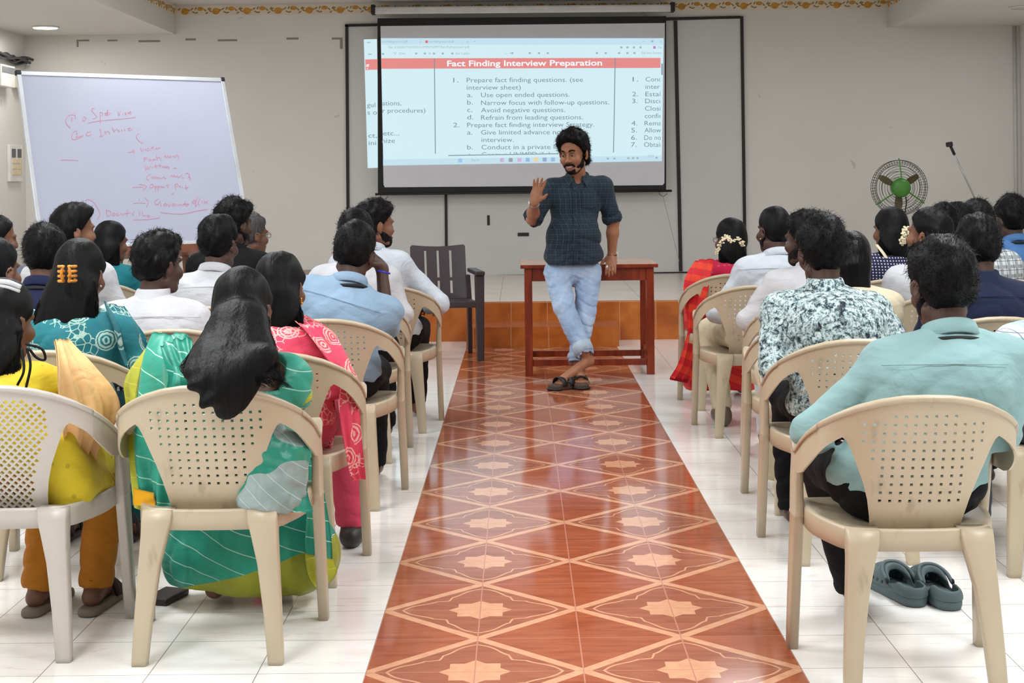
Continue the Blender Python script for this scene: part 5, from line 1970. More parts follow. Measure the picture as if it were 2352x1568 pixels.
# shoulder end of the saree swinging behind her left side
cloth('saree_end', [l(432, 765, 4.62), l(420, 830, 4.46), l(425, 930, 4.40), l(400, 1050, 4.44), l(392, 1180, 4.47)], [l(352, 768, 4.66), l(322, 840, 4.62), l(312, 930, 4.55), l(316, 1060, 4.52), l(330, 1176, 4.50)], 26, 40, saree_m, r, .012, 1.6, 4)
cloth('saree_border', [l(356, 766, 4.655), l(326, 840, 4.615), l(316, 930, 4.545), l(320, 1060, 4.515), l(333, 1180, 4.495)], [l(372, 762, 4.72), l(292, 862, 4.66), l(289, 935, 4.62), l(302, 1060, 4.56), l(312, 1165, 4.52)], 10, 40, olive_m, r, .005, .8, 5)
cloth('saree_patch', [l(306, 1120, 4.50), l(308, 1160, 4.49)], [l(352, 1132, 4.46), l(356, 1162, 4.46)], 8, 10, mustard_m, r, .003, .5, 2)
cloth('saree_fold', [l(365, 790, 4.52), l(390, 850, 4.44), l(400, 900, 4.42)], [l(440, 775, 4.50), l(440, 850, 4.38), l(440, 905, 4.36)], 18, 22, saree_m, r, .016, 3, 9)
# silver-grey bundle bulging through the right gap of the chair back
S = Sdf()
S.c(l(612, 1000, 4.44), l(602, 1140, 4.425), .056, .068, .03).c(l(652, 1030, 4.45), l(637, 1130, 4.43), .052, .060, .03).c(l(682, 1050, 4.48), l(672, 1125, 4.46), .032, .040, .02).c(l(590, 1150, 4.42), l(650, 1150, 4.44), .038, .034, .03)
S.disp(.009, 45, 12, 3)
S.disp(.004, 110, 13, 2)
S.build('saree_bundle', silver_m, r, .006)
cloth('bundle_fold', [l(668, 1025, 4.53), l(692, 1075, 4.50), l(704, 1130, 4.49), l(714, 1176, 4.48)], [l(655, 1030, 4.47), l(648, 1090, 4.42), l(655, 1150, 4.41), l(658, 1176, 4.41)], 14, 20, saree_m, r, .008, 1.2, 6)
# hem panel hanging outside the chair
cloth('skirt_pleat', [l(700, 1045, 4.78), l(700, 1150, 4.80), l(700, 1240, 4.81), l(700, 1290, 4.81)], [l(742, 1060, 4.86), l(754, 1150, 4.87), l(764, 1250, 4.87), l(771, 1310, 4.87)], 18, 26, saree_m, r, .012, 1.5, 8)
cloth('pleat_border', [l(700, 1270, 4.80), l(704, 1310, 4.80), l(722, 1350, 4.82)], [l(768, 1285, 4.865), l(776, 1312, 4.865), l(752, 1352, 4.865)], 14, 12, olive_m, r, .006, 1.5, 8)

# woman with coral printed scarf
q = seated('pink', 'woman in coral pink printed scarf and kurta with wavy black hair', 642, 573, 5.48, pink_print, yaw=22, pitch=8, roll=-3, skin='mid', hair='long', hs=.96, sw=.150, neck=None, h=.007, bottom=fabric('coral_trousers', (200, 70, 96)), fall=nape_fall(.24, .085, .075, .085, 4, .01),
           arms={1: dict(e=(.215, -.02, .66), w=(.15, .24, .63)), -1: dict(w=(-.10, .25, .62))}, legs={1: ((.15, .42, .5), (.20, .36, .085)), -1: ((-.12, .42, .5), (-.12, .38, .085))}, feet='bare')
r = q['root']
l = lambda px, py, Y: lp(q, px, py, Y)
earring(q, 1, gold_m, .015)
cloth('scarf', [l(672, 735, 5.38), l(705, 765, 5.27), l(745, 815, 5.22), l(782, 868, 5.24), l(778, 930, 5.22), l(785, 1000, 5.22), l(800, 1080, 5.24), l(812, 1104, 5.25)], [l(700, 722, 5.52), l(757, 758, 5.45), l(795, 820, 5.36), l(822, 890, 5.32), l(824, 940, 5.30), l(828, 1000, 5.30), l(832, 1060, 5.30), l(834, 1100, 5.31)], 22, 60, pink_print, r, .007, 2.0, 4)
cloth('scarf_fall', [l(708, 880, 5.36), l(712, 960, 5.36), l(716, 1040, 5.38), l(735, 1090, 5.40)], [l(765, 880, 5.42), l(770, 960, 5.42), l(766, 1040, 5.44), l(750, 1110, 5.44)], 22, 36, pink_print, r, .012, 2.5, 7)
S = Sdf()
d = q['leg'][1][2]
S.c(d + np.array((0, -.05, -.05)), d + np.array((.02, .10, -.058)), .036, .034, .03).c(d + np.array((0, -.02, -.04)), d + np.array((0, .02, .0)), .04, .042, .03)
S.cut((0, 0, .003), (0, 0, -1))
S.build('shoe', plain('dark_shoe', (46, 42, 42), .5), r, .006)

# woman with tortoiseshell claw in long straight hair
q = seated('clip', 'woman with orange hair claw in long straight hair and teal printed kurta', 186, 543, 5.55, teal_print, yaw=14, pitch=8, skin='mid', hair='long', hs=.97, sw=.155, neck=None, h=.007, bottom=fabric('teal_leggings', (30, 96, 104)), fall=lambda c, N: ([c + np.array(p) for p in ((0, -.07, -.03), (-.02, -.095, -.12), (-.03, -.115, -.24), (-.03, -.135, -.34), (-.03, -.15, -.42))], [.075, .10, .118, .118, .10], [.05, .05, .05, .045, .03]), arms={1: dict(e=(.25, .02, .70), w=(.13, .25, .63)), -1: dict(w=(-.1, .25, .62))})
r = q['root']
l = lambda px, py, Y: lp(q, px, py, Y)
earring(q, 1, clear_m, 0)
m = MB()
c0 = l(155, 628, 5.36)
for sx in (-1, 1):
    for k in range(4):
        z = (k - 1.5) * .017
        m.tube(spline([c0 + Vector((sx * .006, -.012, z)), c0 + Vector((sx * .022, -.018, z)), c0 + Vector((sx * .030, .0, z)), c0 + Vector((sx * .020, .02, z * .9))], 8), .0055, 6)
    m.tube(spline([c0 + Vector((sx * .010, -.014, -.030)), c0 + Vector((sx * .015, -.020, 0)), c0 + Vector((sx * .010, -.014, .030))], 8), .006, 6)
m.build('hair_claw', tortoise, r, True)
cloth('scarf', [l(238, 690, 5.46), l(262, 760, 5.40), l(285, 840, 5.42)], [l(282, 705, 5.60), l(325, 760, 5.58), l(345, 830, 5.60)], 16, 26, teal_print, r, .008, 2, 3)
cloth('kurta_side', [l(286, 940, 5.62), l(290, 1050, 5.66), l(296, 1160, 5.70)], [l(312, 940, 5.75), l(316, 1050, 5.78), l(318, 1160, 5.80)], 10, 26, teal_print, r, .006, 1.5, 5)
for s in (1, -1):       # sandals with straps
    d = q['leg'][s][2]
    S = Sdf()
    S.c(d + np.array((0, -.06, -.072)), d + np.array((0, .14, -.072)), .034, .036, .02)
    S.cut((0, 0, .028), (0, 0, 1)).cut((0, 0, .002), (0, 0, -1))
    o = S.build('sandal', brown_leather, r, .006)
    for yy, zz in ((-.055, .02), (.06, .0)):
        MB().tube(spline([Vector(d + np.array((-.04, yy, -.06))), Vector(d + np.array((-.03, yy - .02, zz))), Vector(d + np.array((.03, yy - .02, zz))), Vector(d + np.array((.04, yy, -.06)))], 14), .007, 6).build('sandal_strap', brown_leather, o, True)

# woman in yellow kurta at the left edge
q = seated('yellow', 'woman in yellow kurta and peach scarf at left edge, orange leggings', 14, 635, 4.62, yellow_m, yaw=28, pitch=10, skin='mid', hair='long', hs=.97, sw=.150, sleeve='half', neck=None, h=.0065, bottom=orange_m, fall=lambda c, N: ([c + np.array(p) for p in ((0, -.07, -.03), (-.01, -.10, -.10), (.0, -.12, -.18), (.01, -.135, -.26), (.02, -.15, -.34))], [.075, .085, .082, .07, .03], [.05, .045, .04, .035, .02]),
           arms={1: dict(e=(.205, .04, .715), w=(.13, .28, .66)), -1: dict(w=(-.1, .25, .62))}, legs={1: ((.17, .42, .5), (.135, .295, .085)), -1: ((-.02, .42, .5), (-.045, .295, .085))})
r = q['root']
l = lambda px, py, Y: lp(q, px, py, Y)
m = MB()
c0 = l(24, 655, 4.50)
m.tube(spline([c0 + Vector((-.035, 0, .012)), c0 + Vector((0, -.016, .01)), c0 + Vector((.03, 0, -.006))], 12), .008, 6)
m.tube(spline([c0 + Vector((-.03, -.006, .0)), c0 + Vector((0, -.02, -.004)), c0 + Vector((.028, -.002, -.018))], 12), .005, 6)
m.build('hair_clip', clear_m, r, True)
m = MB()
for pts in (([60, 790, 4.40], [95, 800, 4.38], [104, 825, 4.38], [85, 822, 4.38], [66, 800, 4.38]), ([50, 800, 4.40], [55, 850, 4.36], [40, 885, 4.35]), ([62, 800, 4.4], [70, 840, 4.37], [60, 890, 4.35])):
    m.tube(spline([l(*p) for p in pts], 20), .004, 5)
m.build('hair_strand', HAIR_L, r, True)
cloth('scarf', [l(122, 782, 4.50), l(134, 850, 4.42), l(140, 950, 4.44), l(146, 1050, 4.52), l(150, 1100, 4.58)], [l(160, 778, 4.66), l(222, 850, 4.66), l(280, 935, 4.68), l(228, 1030, 4.68), l(208, 1108, 4.68)], 36, 44, peach_m, r, .012, 3.2, 4)
cloth('scarf_edge', [l(240, 905, 4.73), l(216, 970, 4.70)], [l(276, 940, 4.77), l(240, 978, 4.76)], 10, 12, peach_m, r, .006, 1, 6)
S = Sdf()
S.e((.02, 0, .50), (.19, .14, .11), None, .05).c((.09, .0, .51), (.15, .40, .50), .095, .085, .06).c((-.09, 0, .51), (-.04, .40, .5), .095, .085, .06)
S.c((.15, -.09, .60), (.175, -.06, .45), .045, .05, .06).c((.175, -.06, .46), (.20, .12, .44), .045, .05, .05)
S.fold(.020, 24, 6)
S.fold(.008, 60, 7)
S.cut((0, 0, .40), (0, 0, -1))
S.build('kurta_skirt', yellow_m, r, .0065)
for s in (1, -1):
    d = q['leg'][s][2]
    S = Sdf()
    S.c(d + np.array((0, -.065, -.075)), d + np.array((.025, .16, -.075)), .036, .042, .02)
    S.cut((0, 0, .026), (0, 0, 1)).cut((0, 0, .002), (0, 0, -1))
    o = S.build('sandal', plain('sandal_sole', (120, 108, 96), .7), r, .006)
    for a_, b_ in ((.035, .11), (.075, .06)):
        MB().tube(spline([Vector(d + np.array((-.042, a_, -.06))), Vector(d + np.array((-.012, .085, -.012))), Vector(d + np.array((.03, .09, -.012))), Vector(d + np.array((.06, b_ + .02, -.06)))], 14), .012, 6).build('sandal_strap', brown_leather, o, True)
MB().tube([Vector(q['leg'][1][2]) + Vector((math.cos(a) * .041, -.004 + math.sin(a) * .041, .02)) for a in (2 * math.pi * k / 20 for k in range(21))], .003, 5).build('anklet', black_plastic, r, True)

# men and women further along on the left
q = seated('collar', 'man in white stand-collar shirt with curly top, seen from behind near the front', 362, 528, 6.2, SC_, seam=True, yaw=38, pitch=4, skin='dark', curl=.75, t=.017, neck='stand', h=.008, girth=1.12, n=700, ln=.028, topv=.012)
q = seated('blue', 'man in pale blue shirt leaning right with a black lanyard', 828, 505, 6.50, blue_m, seam=True, yaw=10, pitch=16, roll=8, skin='dark', curl=.25, t=.016, hs=1.02, sw=.175, tilt=-.30, sleeve='rolled', lany=True, bottom=black_cloth, h=.0075, girth=1.10, slouch=.04, n=650,
           arms={1: dict(e=(.215, .10, .735), w=(.19, .145, .985), f=(-.5, -.1, .7), n=(-1, .1, -.2)), -1: dict(w=(-.12, .25, .62))})
o = MB().tube([P(868, 621, 6.52), P(896, 628, 6.50)], .0045, 8).build('pen', plain('blue_pen', (44, 40, 150), .35), None, True)
for v in o.data.vertices: v.co -= P(882, 624, 6.51)
o.location = P(882, 624, 6.51)
tag(o, 'blue pen held by the man in pale blue shirt at his chin', 'pen')
q = seated('ribbed', 'man in ribbed white shirt in front of man in black vest', 503, 490, 7.15, white_rib, seam=True, yaw=22, pitch=6, skin='dark', curl=.7, t=.018, girth=1.1, bottom=black_cloth, n=700, ln=.024)
q = seated('vest', 'bearded man with curly hair in black vest over white shirt', 537, 452, 8.0, black_cloth, yaw=38, pitch=4, skin='dark', curl=1.0, t=.022, beard=True, bottom=black_cloth, n=900, ln=.034, topv=.01, girth=1.08)
q = seated('glasses', 'grey-haired man in round spectacles and white shirt beyond man in vest', 577, 486, 9.0, SC_, yaw=48, pitch=4, skin='mid', curl=.6, t=.014, hmat=HAIR_GREY, bottom=black_cloth)
spectacles(q)
q = seated('navycollar', 'man in navy shirt with black lanyard behind the hair-claw woman', 106, 510, 6.68, navy_m, yaw=8, pitch=8, skin='mid', curl=.3, t=.022, lany=True, bottom=black_cloth, n=600, ln=.03)
q = seated('profile', 'smiling young man in white shirt, face turned right before the whiteboard', 166, 465, 7.5, SC_, yaw=56, pitch=2, skin='tan', curl=.3, t=.015, topv=.012, bottom=black_cloth, sleeve='long')
q = seated('smallteal', 'woman in teal saree with gathered hair in profile below the whiteboard', 256, 504, 8.9, teal_saree, yaw=45, pitch=6, skin='mid', hair='long', hs=.96, sw=.15, neck=None, sleeve='half', skirt=teal_saree, hmat=HAIR, fall=nape_fall(.22, .06, .05, .075, 3))
earring(q, 1, gold_m, 0)
q = seated('edgeear', 'man cut by left edge with his right ear showing', -12, 543, 5.92, SC_, yaw=24, pitch=4, skin='mid', curl=.1, t=.010, bottom=black_cloth, n=300)
q = seated('edgeface', 'young man cut by left edge, farthest back, looking right', -8, 492, 8.1, grey_m, yaw=62, pitch=4, skin='mid', curl=.1, t=.010, bottom=black_cloth, n=300)
q = seated('pen', 'man in white shirt whose head is mostly hidden behind pale blue shirt man', 818, 476, 7.52, SC_, yaw=12, pitch=6, skin='dark', curl=.45, t=.018, bottom=black_cloth, n=600, girth=1.1, ln=.028, arms={1: dict(e=(.255, -.01, .70), w=(.14, .24, .63)), -1: dict(w=(-.1, .25, .62))})
q = seated('bearded', 'bearded young man in white shirt facing right, nearest the dark chair', 862, 455, 8.36, white_blue, yaw=62, pitch=4, skin='tan', curl=.8, t=.022, beard=True, bottom=black_cloth, n=900, ln=.03, topv=.012, arms={1: dict(e=(.28, .02, .68), w=(.20, .27, .63)), -1: dict(w=(-.1, .25, .62))})

# ------------------------------------------------------------------ the audience, right of the aisle
q = seated('mint', 'man in mint green shirt with black lanyard in the nearest right chair', 2158, 538, 4.27, mint_m, seam=True, yaw=-8, pitch=10, skin='dark', curl=.45, t=.020, hs=1.0, sw=.182, lany=True, bottom=black_cloth, h=.0065, girth=1.22, n=900, ln=.032, topv=.006, beard=True, slouch=.05, wr=1.15,
           arms={1: dict(e=(.275, -.03, .665), w=(.20, .24, .64)), -1: dict(e=(-.245, .03, .655), w=(-.15, .28, .62))}, legs={-1: ((-.14, .42, .50), (-.03, .50, .10), (.03, .14, -.058)), 1: ((.14, .46, .50), (.09, .73, .24), (.02, .14, .0))}, hx=.01)
q = seated('floral', 'man with thick wavy hair in black and white floral shirt', 1884, 488, 5.78, floral_m, yaw=-8, pitch=8, skin='dark', curl=.45, t=.026, hs=1.0, sw=.180, bottom=black_cloth, h=.007, girth=1.15, n=900, ln=.032, neck='stand', slouch=.05,
           arms={-1: dict(e=(-.255, .0, .675), w=(-.14, .25, .63)), 1: dict(w=(.12, .25, .62))})
q = seated('glossy', 'woman with smooth glossy black hair showing just right of floral shirt man', 1958, 527, 6.52, cream_m, yaw=-6, pitch=6, roll=4, skin='mid', hair='long', hs=.90, sw=.15, neck=None, skirt=cream_m, hmat=HAIR_G, hx=.05, fall=nape_fall(.10, .05, .045, .075, 3), legs={-1: ((-.10, .40, .50), (-.05, .30, .085)), 1: ((.14, .40, .50), (.12, .36, .085))})
q = seated('curly', 'man in white shirt with rolled sleeve resting elbow on chair arm', 1848, 480, 7.2, SC_, yaw=-48, pitch=6, skin='dark', curl=.8, t=.020, sleeve='rolled', bottom=SC_, sw=.175, n=800, ln=.03, beard=True, arms={-1: dict(e=(-.27, .03, .68), w=(-.14, .26, .64)), 1: dict(w=(.12, .25, .62))})
q = seated('buzz', 'man with close-cropped hair and earring in white shirt behind red saree', 1777, 472, 8.15, white_blue, seam=True, yaw=-26, pitch=4, skin='dark', curl=0, t=.008, bottom=cream_m, sw=.17, n=60, ln=.004, beard=True, h=.008, hx=.06, legs={-1: ((-.15, .40, .50), (-.12, .20, .10)), 1: ((.12, .40, .50), (.14, .22, .10))})
earring(q, -1, gold_m, 0)
for s in (-1, 1):
    d = q['leg'][s][2]
    S = Sdf()
    S.c(d + np.array((0, -.06, -.055)), d + np.array((0, .17, -.065)), .045, .042, .03).c(d + np.array((0, -.03, -.03)), d + np.array((0, .01, .0)), .045, .042, .03)
    S.cut((0, 0, .004), (0, 0, -1))
    S.build('shoe', plain('grey_brown_shoe', (98, 84, 70), .6), q['root'], .007)
q = seated('red', 'woman in red saree and spectacles with jasmine in her hair, frontmost right row', 1678, 497, 9.05, crimson_m, yaw=-34, pitch=4, skin='mid', hair='long', hs=.97, sw=.15, neck=None, sleeve='half', skirt=red_saree, fall=nape_fall(.26, .075, .06, .085, 4, .0), arms={-1: dict(e=(-.22, .02, .70), w=(-.10, .25, .63)), 1: dict(w=(.1, .25, .62))})
spectacles(q)
l = lambda px, py, Y: lp(q, px, py, Y)
garland(q, [l(1646, 580, 8.93), l(1656, 560, 8.90), l(1668, 542, 8.89), l(1680, 553, 8.89), l(1696, 548, 8.91), l(1708, 564, 8.95)], 4, 110, .007, .010)
cloth('saree_end', [l(1596, 598, 9.1), l(1574, 640, 9.06), l(1570, 690, 9.06), l(1578, 760, 9.12), l(1560, 830, 9.2), l(1540, 866, 9.25)], [l(1638, 594, 8.96), l(1628, 640, 8.90), l(1618, 700, 8.92), l(1604, 760, 9.08), l(1600, 830, 9.2), l(1584, 872, 9.25)], 26, 44, red_saree, q['root'], .010, 2.2, 5)
cloth('saree_lace', [l(1540, 864, 9.25), l(1539, 872, 9.25)], [l(1582, 870, 9.28), l(1580, 880, 9.28)], 20, 4, fabric('crimson_lace', (170, 24, 44)), q['root'], .006, 5, 5)
q = seated('jasmine', 'woman in navy white-dotted top with jasmine at the nape', 2045, 472, 8.5, dots_m, yaw=-38, pitch=4, skin='tan', hair='long', hs=.97, sw=.155, neck=None, bottom=navy_m, fall=nape_fall(.16, .085, .07, .085, 4, .03))
l = lambda px, py, Y: lp(q, px, py, Y)
garland(q, [l(2082, 525, 8.36), l(2076, 540, 8.33), l(2072, 560, 8.34)], 8, 80, .008, .014)
cloth('bag_strap', [l(2010, 562, 8.48), l(2024, 580, 8.40), l(2032, 592, 8.37)], [l(2016, 560, 8.48), l(2032, 580, 8.39), l(2040, 592, 8.36)], 4, 12, cream_m, q['root'], .001, 1, 2)
q = seated('lookback', 'man in white shirt with light beard turning his head left', 2140, 474, 7.45, white_rib, yaw=-50, pitch=-4, skin='tan', curl=.35, t=.016, beard=True, bottom=black_cloth, sw=.175, girth=1.1, n=600)
q = seated('navy', 'man in navy shirt directly beyond the mint shirt man', 2242, 488, 6.3, fabric('deep_navy_cotton', (26, 32, 58)), seam=True, yaw=-10, pitch=8, skin='dark', curl=.55, t=.020, bottom=black_cloth, sw=.185, girth=1.18, n=800, neck='stand', ln=.028)
q = seated('check', 'man in grey and white checked shirt beyond man in navy shirt', 2240, 455, 8.3, gcheck_m, yaw=-14, pitch=6, skin='mid', curl=.6, t=.026, bottom=black_cloth, n=700, ln=.034)
q = seated('denim', 'man in blue denim shirt with thick hair, far right', 2322, 445, 9.1, denim_m, yaw=-24, pitch=4, skin='dark', curl=.8, t=.028, bottom=black_cloth, n=800, ln=.034, lany=True)
q = seated('plaid', 'person in pale green plaid shirt cut by right edge', 2428, 556, 5.35, plaid_m, yaw=-8, pitch=8, skin='mid', curl=.3, t=.018, bottom=grey_m, sw=.185, girth=1.15, h=.0075, arms={-1: dict(e=(-.28, .06, .66), w=(-.14, .28, .63)), 1: dict(w=(.12, .25, .62))}, legs={-1: ((-.14, .40, .50), (-.165, .30, .085)), 1: ((.14, .40, .50), (.14, .36, .085))})
q = seated('greysleeve', 'person in grey shirt almost wholly outside right edge', 2432, 520, 7.2, grey_m, yaw=-10, pitch=8, skin='mid', curl=.3, t=.016, bottom=black_cloth, n=200)
q = seated('tuftone', 'person whose hair top shows left of checked shirt man, far row', 2166, 464, 9.95, SC_, yaw=-14, pitch=4, skin='mid', curl=.8, t=.024, bottom=black_cloth, n=600, ln=.034)
q = seated('tufttwo', 'person in farthest right row, only a small dark hair top visible', 2197, 462, 10.75, SC_, yaw=-14, pitch=4, skin='mid', curl=.6, t=.020, bottom=black_cloth, n=400)
# ------------------------------------------------------------------ the standing speaker, leaning on the table edge
OM = Vector((.36, 10.12, 0))
man = empty('person', OM, 'standing man in dark checked shirt and light jeans, hand raised, leaning on table', 'person', None, math.pi)


def M_(px, py, Y):
    p = P(px, py, Y) - OM
    return np.array((-p.x, -p.y, p.z))


hs = 1.10
Rm = rot(24, 12, 3)
c = M_(1316, 345, 10.27)
N = M_(1326, 410, 10.36)
hip = M_(1315, 618, 10.37)
shR, shL = M_(1268, 432, 10.35), M_(1384, 428, 10.37)
elR, wrR = M_(1223, 502, 10.24), M_(1228, 463, 10.02)
elL, wrL = M_(1408, 508, 10.43), M_(1405, 588, 10.45)
hjR, hjL = M_(1281, 625, 10.36), M_(1350, 625, 10.37)
knR, knL = M_(1296, 708, 10.15), M_(1346, 715, 10.27)
anR, anL = M_(1341, 806, 9.98), M_(1326, 818, 10.12)
B = Sdf()
B.e(hip, (.15, .11, .11), None, .04)
B.e(M_(1317, 545, 10.33), (.155, .115, .15), None, .05)
B.e(M_(1320, 470, 10.35), (.15, .10, .15), None, .05)
B.c(N, c + Rm @ np.array((0, -.02, -.06)), .062, .058, .03)
for s, e, w in ((shR, elR, wrR), (shL, elL, wrL)):
    B.c(N - np.array((0, 0, .03)), s, .05, .05, .03)
    B.c(s, e, .048, .042, .02)
    B.c(e, e + (w - e) * .35, .042, .041, .02)
    B.c(e + (w - e) * .35, w, .041, .027, .02)
fR, nR = np.array((-.25, .12, 1.0)), np.array((.10, 1.0, -.12))
hand_prims(B, wrR, fR, nR, -1, .22, 1.0, .16, .005)
fL, nL = np.array((.10, .72, -.68)), np.array((0, -.68, -.72))
hand_prims(B, wrL, fL, nL, 1, .75, 1.0, .06, .005)
for a, b, d in ((hjR, knR, anR), (hjL, knL, anL)):
    B.c(a, b, .075, .052, .03)
    B.c(b, d, .052, .036, .02)
heR, toR = M_(1352, 828, 10.00), M_(1292, 872, 9.86)
heL, toL = M_(1331, 850, 10.10), M_(1334, 868, 9.92)
B.c(anR, heR, .036, .034, .02).c(heR, toR, .032, .030, .025)
B.c(anL, heL, .036, .034, .02).c(heL, toL, .034, .030, .025)
for hh, tt in ((heR, toR), (heL, toL)):
    d = tt - hh
    d = d / np.linalg.norm(d)
    l = np.cross(d, (0, 0, 1.0))
    l /= np.linalg.norm(l)
    for k in range(5):
        o = (k - 2) * .0165
        B.c(tt + l * o - np.array((0, 0, .006)), tt + l * o * 1.1 + d * (.05 - abs(o) * .3) - np.array((0, 0, .014)), .012, .009, .006)
w = lambda x, y, z: c + Rm @ (np.array((x, y, z)) * hs)
head_prims(B, c, Rm, hs, .018)
B.e(w(0, .104, -.086), np.array((.019, .016, .0075)) * hs, Rm, .004, -1)
B.e(w(0, .088, -.103), np.array((.018, .012, .008)) * hs, Rm, .006)
B.build('body', SKIN['man'], man, .0042)
# face details
for s in (1, -1):
    o = MB().ball(w(s * .031, .084, -.015), Vector((.0115, .012, .0065)) * hs, 8, Matrix(Rm.tolist())).build('eye', plain('eye_white', (206, 196, 186), .3), man, True)
    MB().ball(w(s * .030, .0945, -.0165), Vector((.0062, .003, .0048)) * hs, 6, Matrix(Rm.tolist())).build('iris', plain('iris_dark', (24, 16, 12), .2), o, True)
    MB().tube([w(s * .017, .090, -.010), w(s * .031, .0955, -.009), w(s * .045, .086, -.013)], .0044, 6).build('eyelid', SKIN['tan'], o, True)
    MB().tube(spline([w(s * .012, .1015, .010), w(s * .030, .101, .017), w(s * .050, .082, .010)], 9), [.003, .0045, .005, .0055, .0055, .005, .0045, .004, .002], 6).build('eyebrow', HAIR, man, True)
lip = plain('lip_brown', (132, 72, 66), .4)
MB().tube(spline([w(-.024, .088, -.084), w(-.012, .1, -.079), w(0, .1025, -.080), w(.012, .1, -.079), w(.024, .088, -.084), w(.013, .097, -.095), w(0, .1, -.0975), w(-.013, .097, -.095), w(-.024, .088, -.084)], 33), .0038, 6).build('lips', lip, man, True)
MB().tube(spline([w(-.017, .088, -.083), w(0, .0965, -.0825), w(.017, .088, -.083)], 9), .0045, 6).build('teeth', plain('teeth_white', (224, 218, 206), .3), man, True)
S = Sdf()
S.e(w(0, .028, -.060), np.array((.0618, .0655, .0845)) * hs, Rm, .02)
S.e(w(0, .068, -.110), np.array((.0325, .0305, .029)) * hs, Rm, .02)
for s in (1, -1): S.c(w(s * .067, .012, -.01), w(s * .053, .022, -.09), .011, .016, .02)
S.e(w(0, .115, -.04), np.array((.050, .062, .054)) * hs, Rm, .012, -1)
S.e(w(0, .118, -.100), np.array((.020, .036, .009)) * hs, Rm, .006, -1)
S.cut(w(0, 0, -.044), Rm @ np.array((0, .62, 1)), .012)
S.cut(w(0, -.006, 0), Rm @ np.array((0, -1, 0)), .01)
S.disp(.0016, 170, 3, 2)
S.build('beard', HAIR, man, .0045)
MB().tube(spline([w(-.034, .082, -.090), w(-.026, .094, -.074), w(-.010, .108, -.068), w(0, .108, -.070), w(.010, .108, -.068), w(.026, .094, -.074), w(.034, .082, -.090)], 21), [.003] + [.0062] * 19 + [.003], 7).build('moustache', HAIR, man, True)
short_hair(man, c, Rm, hs, .030, .9, 77, HAIR, .005, 1600, .034, top=.014, r=.0016)
S = Sdf()     # longer curls over the nape
S.c(w(-.05, -.06, -.03), w(-.045, -.07, -.085), .035, .028, .02).c(w(.05, -.06, -.03), w(.045, -.07, -.085), .035, .028, .02).c(w(-.07, -.02, -.03), w(-.072, -.035, -.07), .022, .018, .02)
S.disp(.007, 75, 5, 3)
S.build('nape_hair', HAIR, man, .005, None, hair_tufts(500, .03, .0016, 9, 1.0, (0, -.2, -.5)))
# shirt
S = Sdf()
S.e(M_(1321, 468, 10.36), (.178, .122, .18), None, .05)
S.e(M_(1317, 540, 10.32), (.186, .150, .16), None, .06)
S.e(M_(1317, 590, 10.34), (.200, .148, .13), None, .06)
S.c(N - np.array((0, 0, .02)), N, .085, .072, .04)
for s, e, q in ((shR, elR, .98), (shL, elL, .92)):
    S.c(N - np.array((0, 0, .035)), s, .060, .062, .04)
    S.c(s, s + (e - s) * q, .066, .060, .035)
    d = (e - s) / np.linalg.norm(e - s)
    p = s + (e - s) * q
    S.c(p + d * .050, p + d * .10, .055, .055, .003, -1)
S.c(N + np.array((0, .012, .03)), N + np.array((0, .03, .10)), .062, .07, .006, -1)
S.c(N + np.array((0, .085, -.01)), N + np.array((0, .10, .03)), .032, .04, .01, -1)
hem = M_(1315, 606, 10.34)
S.cut(hem, (0, 0, -1))
for s in (1, -1): S.c(hem + np.array((s * .21, -.1, -.03)), hem + np.array((s * .21, .1, -.03)), .055, .055, .02, -1)
S.disp(.0045, 24, 11, 3)
S.fold(.010, 30, 8, M_(1318, 500, 10.3))
S.fold(.006, 64, 18, M_(1318, 500, 10.3))
S.disp(.0016, 90, 13, 2)
S.build('shirt', check_m, man, .005)
collar(man, N + np.array((0, .0, .012)), np.array((0, .22, 1)), check_m, .068, .026)
for e, s, q in ((elR, shR, .90), (elL, shL, .84)):
    d = (e - s) / np.linalg.norm(e - s)
    p = s + (e - s) * q
    x = np.cross(d, (0, 1.0, 0.2)); x /= np.linalg.norm(x)
    y = np.cross(d, x)
    MB().loft([[Vector(p + d * t_ + (x * math.cos(a) + y * math.sin(a)) * r_) for a in (2 * math.pi * k / 28 for k in range(28))] for t_, r_ in ((-.01, .058), (-.012, .067), (.012, .071), (.034, .069), (.036, .060))], cap=False).build('rolled_cuff', check_m, man, True)
ctr = lambda px, py, Y: Vector(M_(px, py, Y))
SVt = S.V


def front(x, z):
    m_ = (np.abs(SVt[:, 0] - x) < .014) & (np.abs(SVt[:, 2] - z) < .012)
    return SVt[m_, 1].max() if m_.any() else None


xc = float(M_(1322, 520, 10.2)[0])
zs = np.linspace(N[2] - .05, hem[2] + .012, 34)
rows = [(z, front(xc, z)) for z in zs]
rows = [(z, y) for z, y in rows if y is not None]
rings = [[Vector((xc - .016, y - .004, z)), Vector((xc - .016, y + .0035, z)), Vector((xc + .016, y + .0035, z)), Vector((xc + .016, y - .004, z))] for z, y in rows]
pk_ = MB().loft(rings).build('placket', check_m, man, True)
m = MB()
for z, y in rows[2::5]: m.ball((xc, y + .005, z), (.0055, .003, .0055), 5)
m.build('shirt_button', plain('dark_button', (24, 28, 34), .4), pk_, True)
x0p, x1p, zt, zb_ = float(M_(1337, 440, 10.2)[0]), float(M_(1372, 440, 10.2)[0]), float(M_(1350, 437, 10.2)[2]), float(M_(1350, 476, 10.2)[2])
g = []
for k in range(7):
    z = zt + (zb_ - zt) * k / 6
    for q in range(7):
        x = x0p + (x1p - x0p) * q / 6
        y = front(x, z) or .1
        zz = z - (.010 * (1 - abs(q - 3) / 3) if k == 6 else 0)
        g.append(Vector((x, y + .0035, zz)))
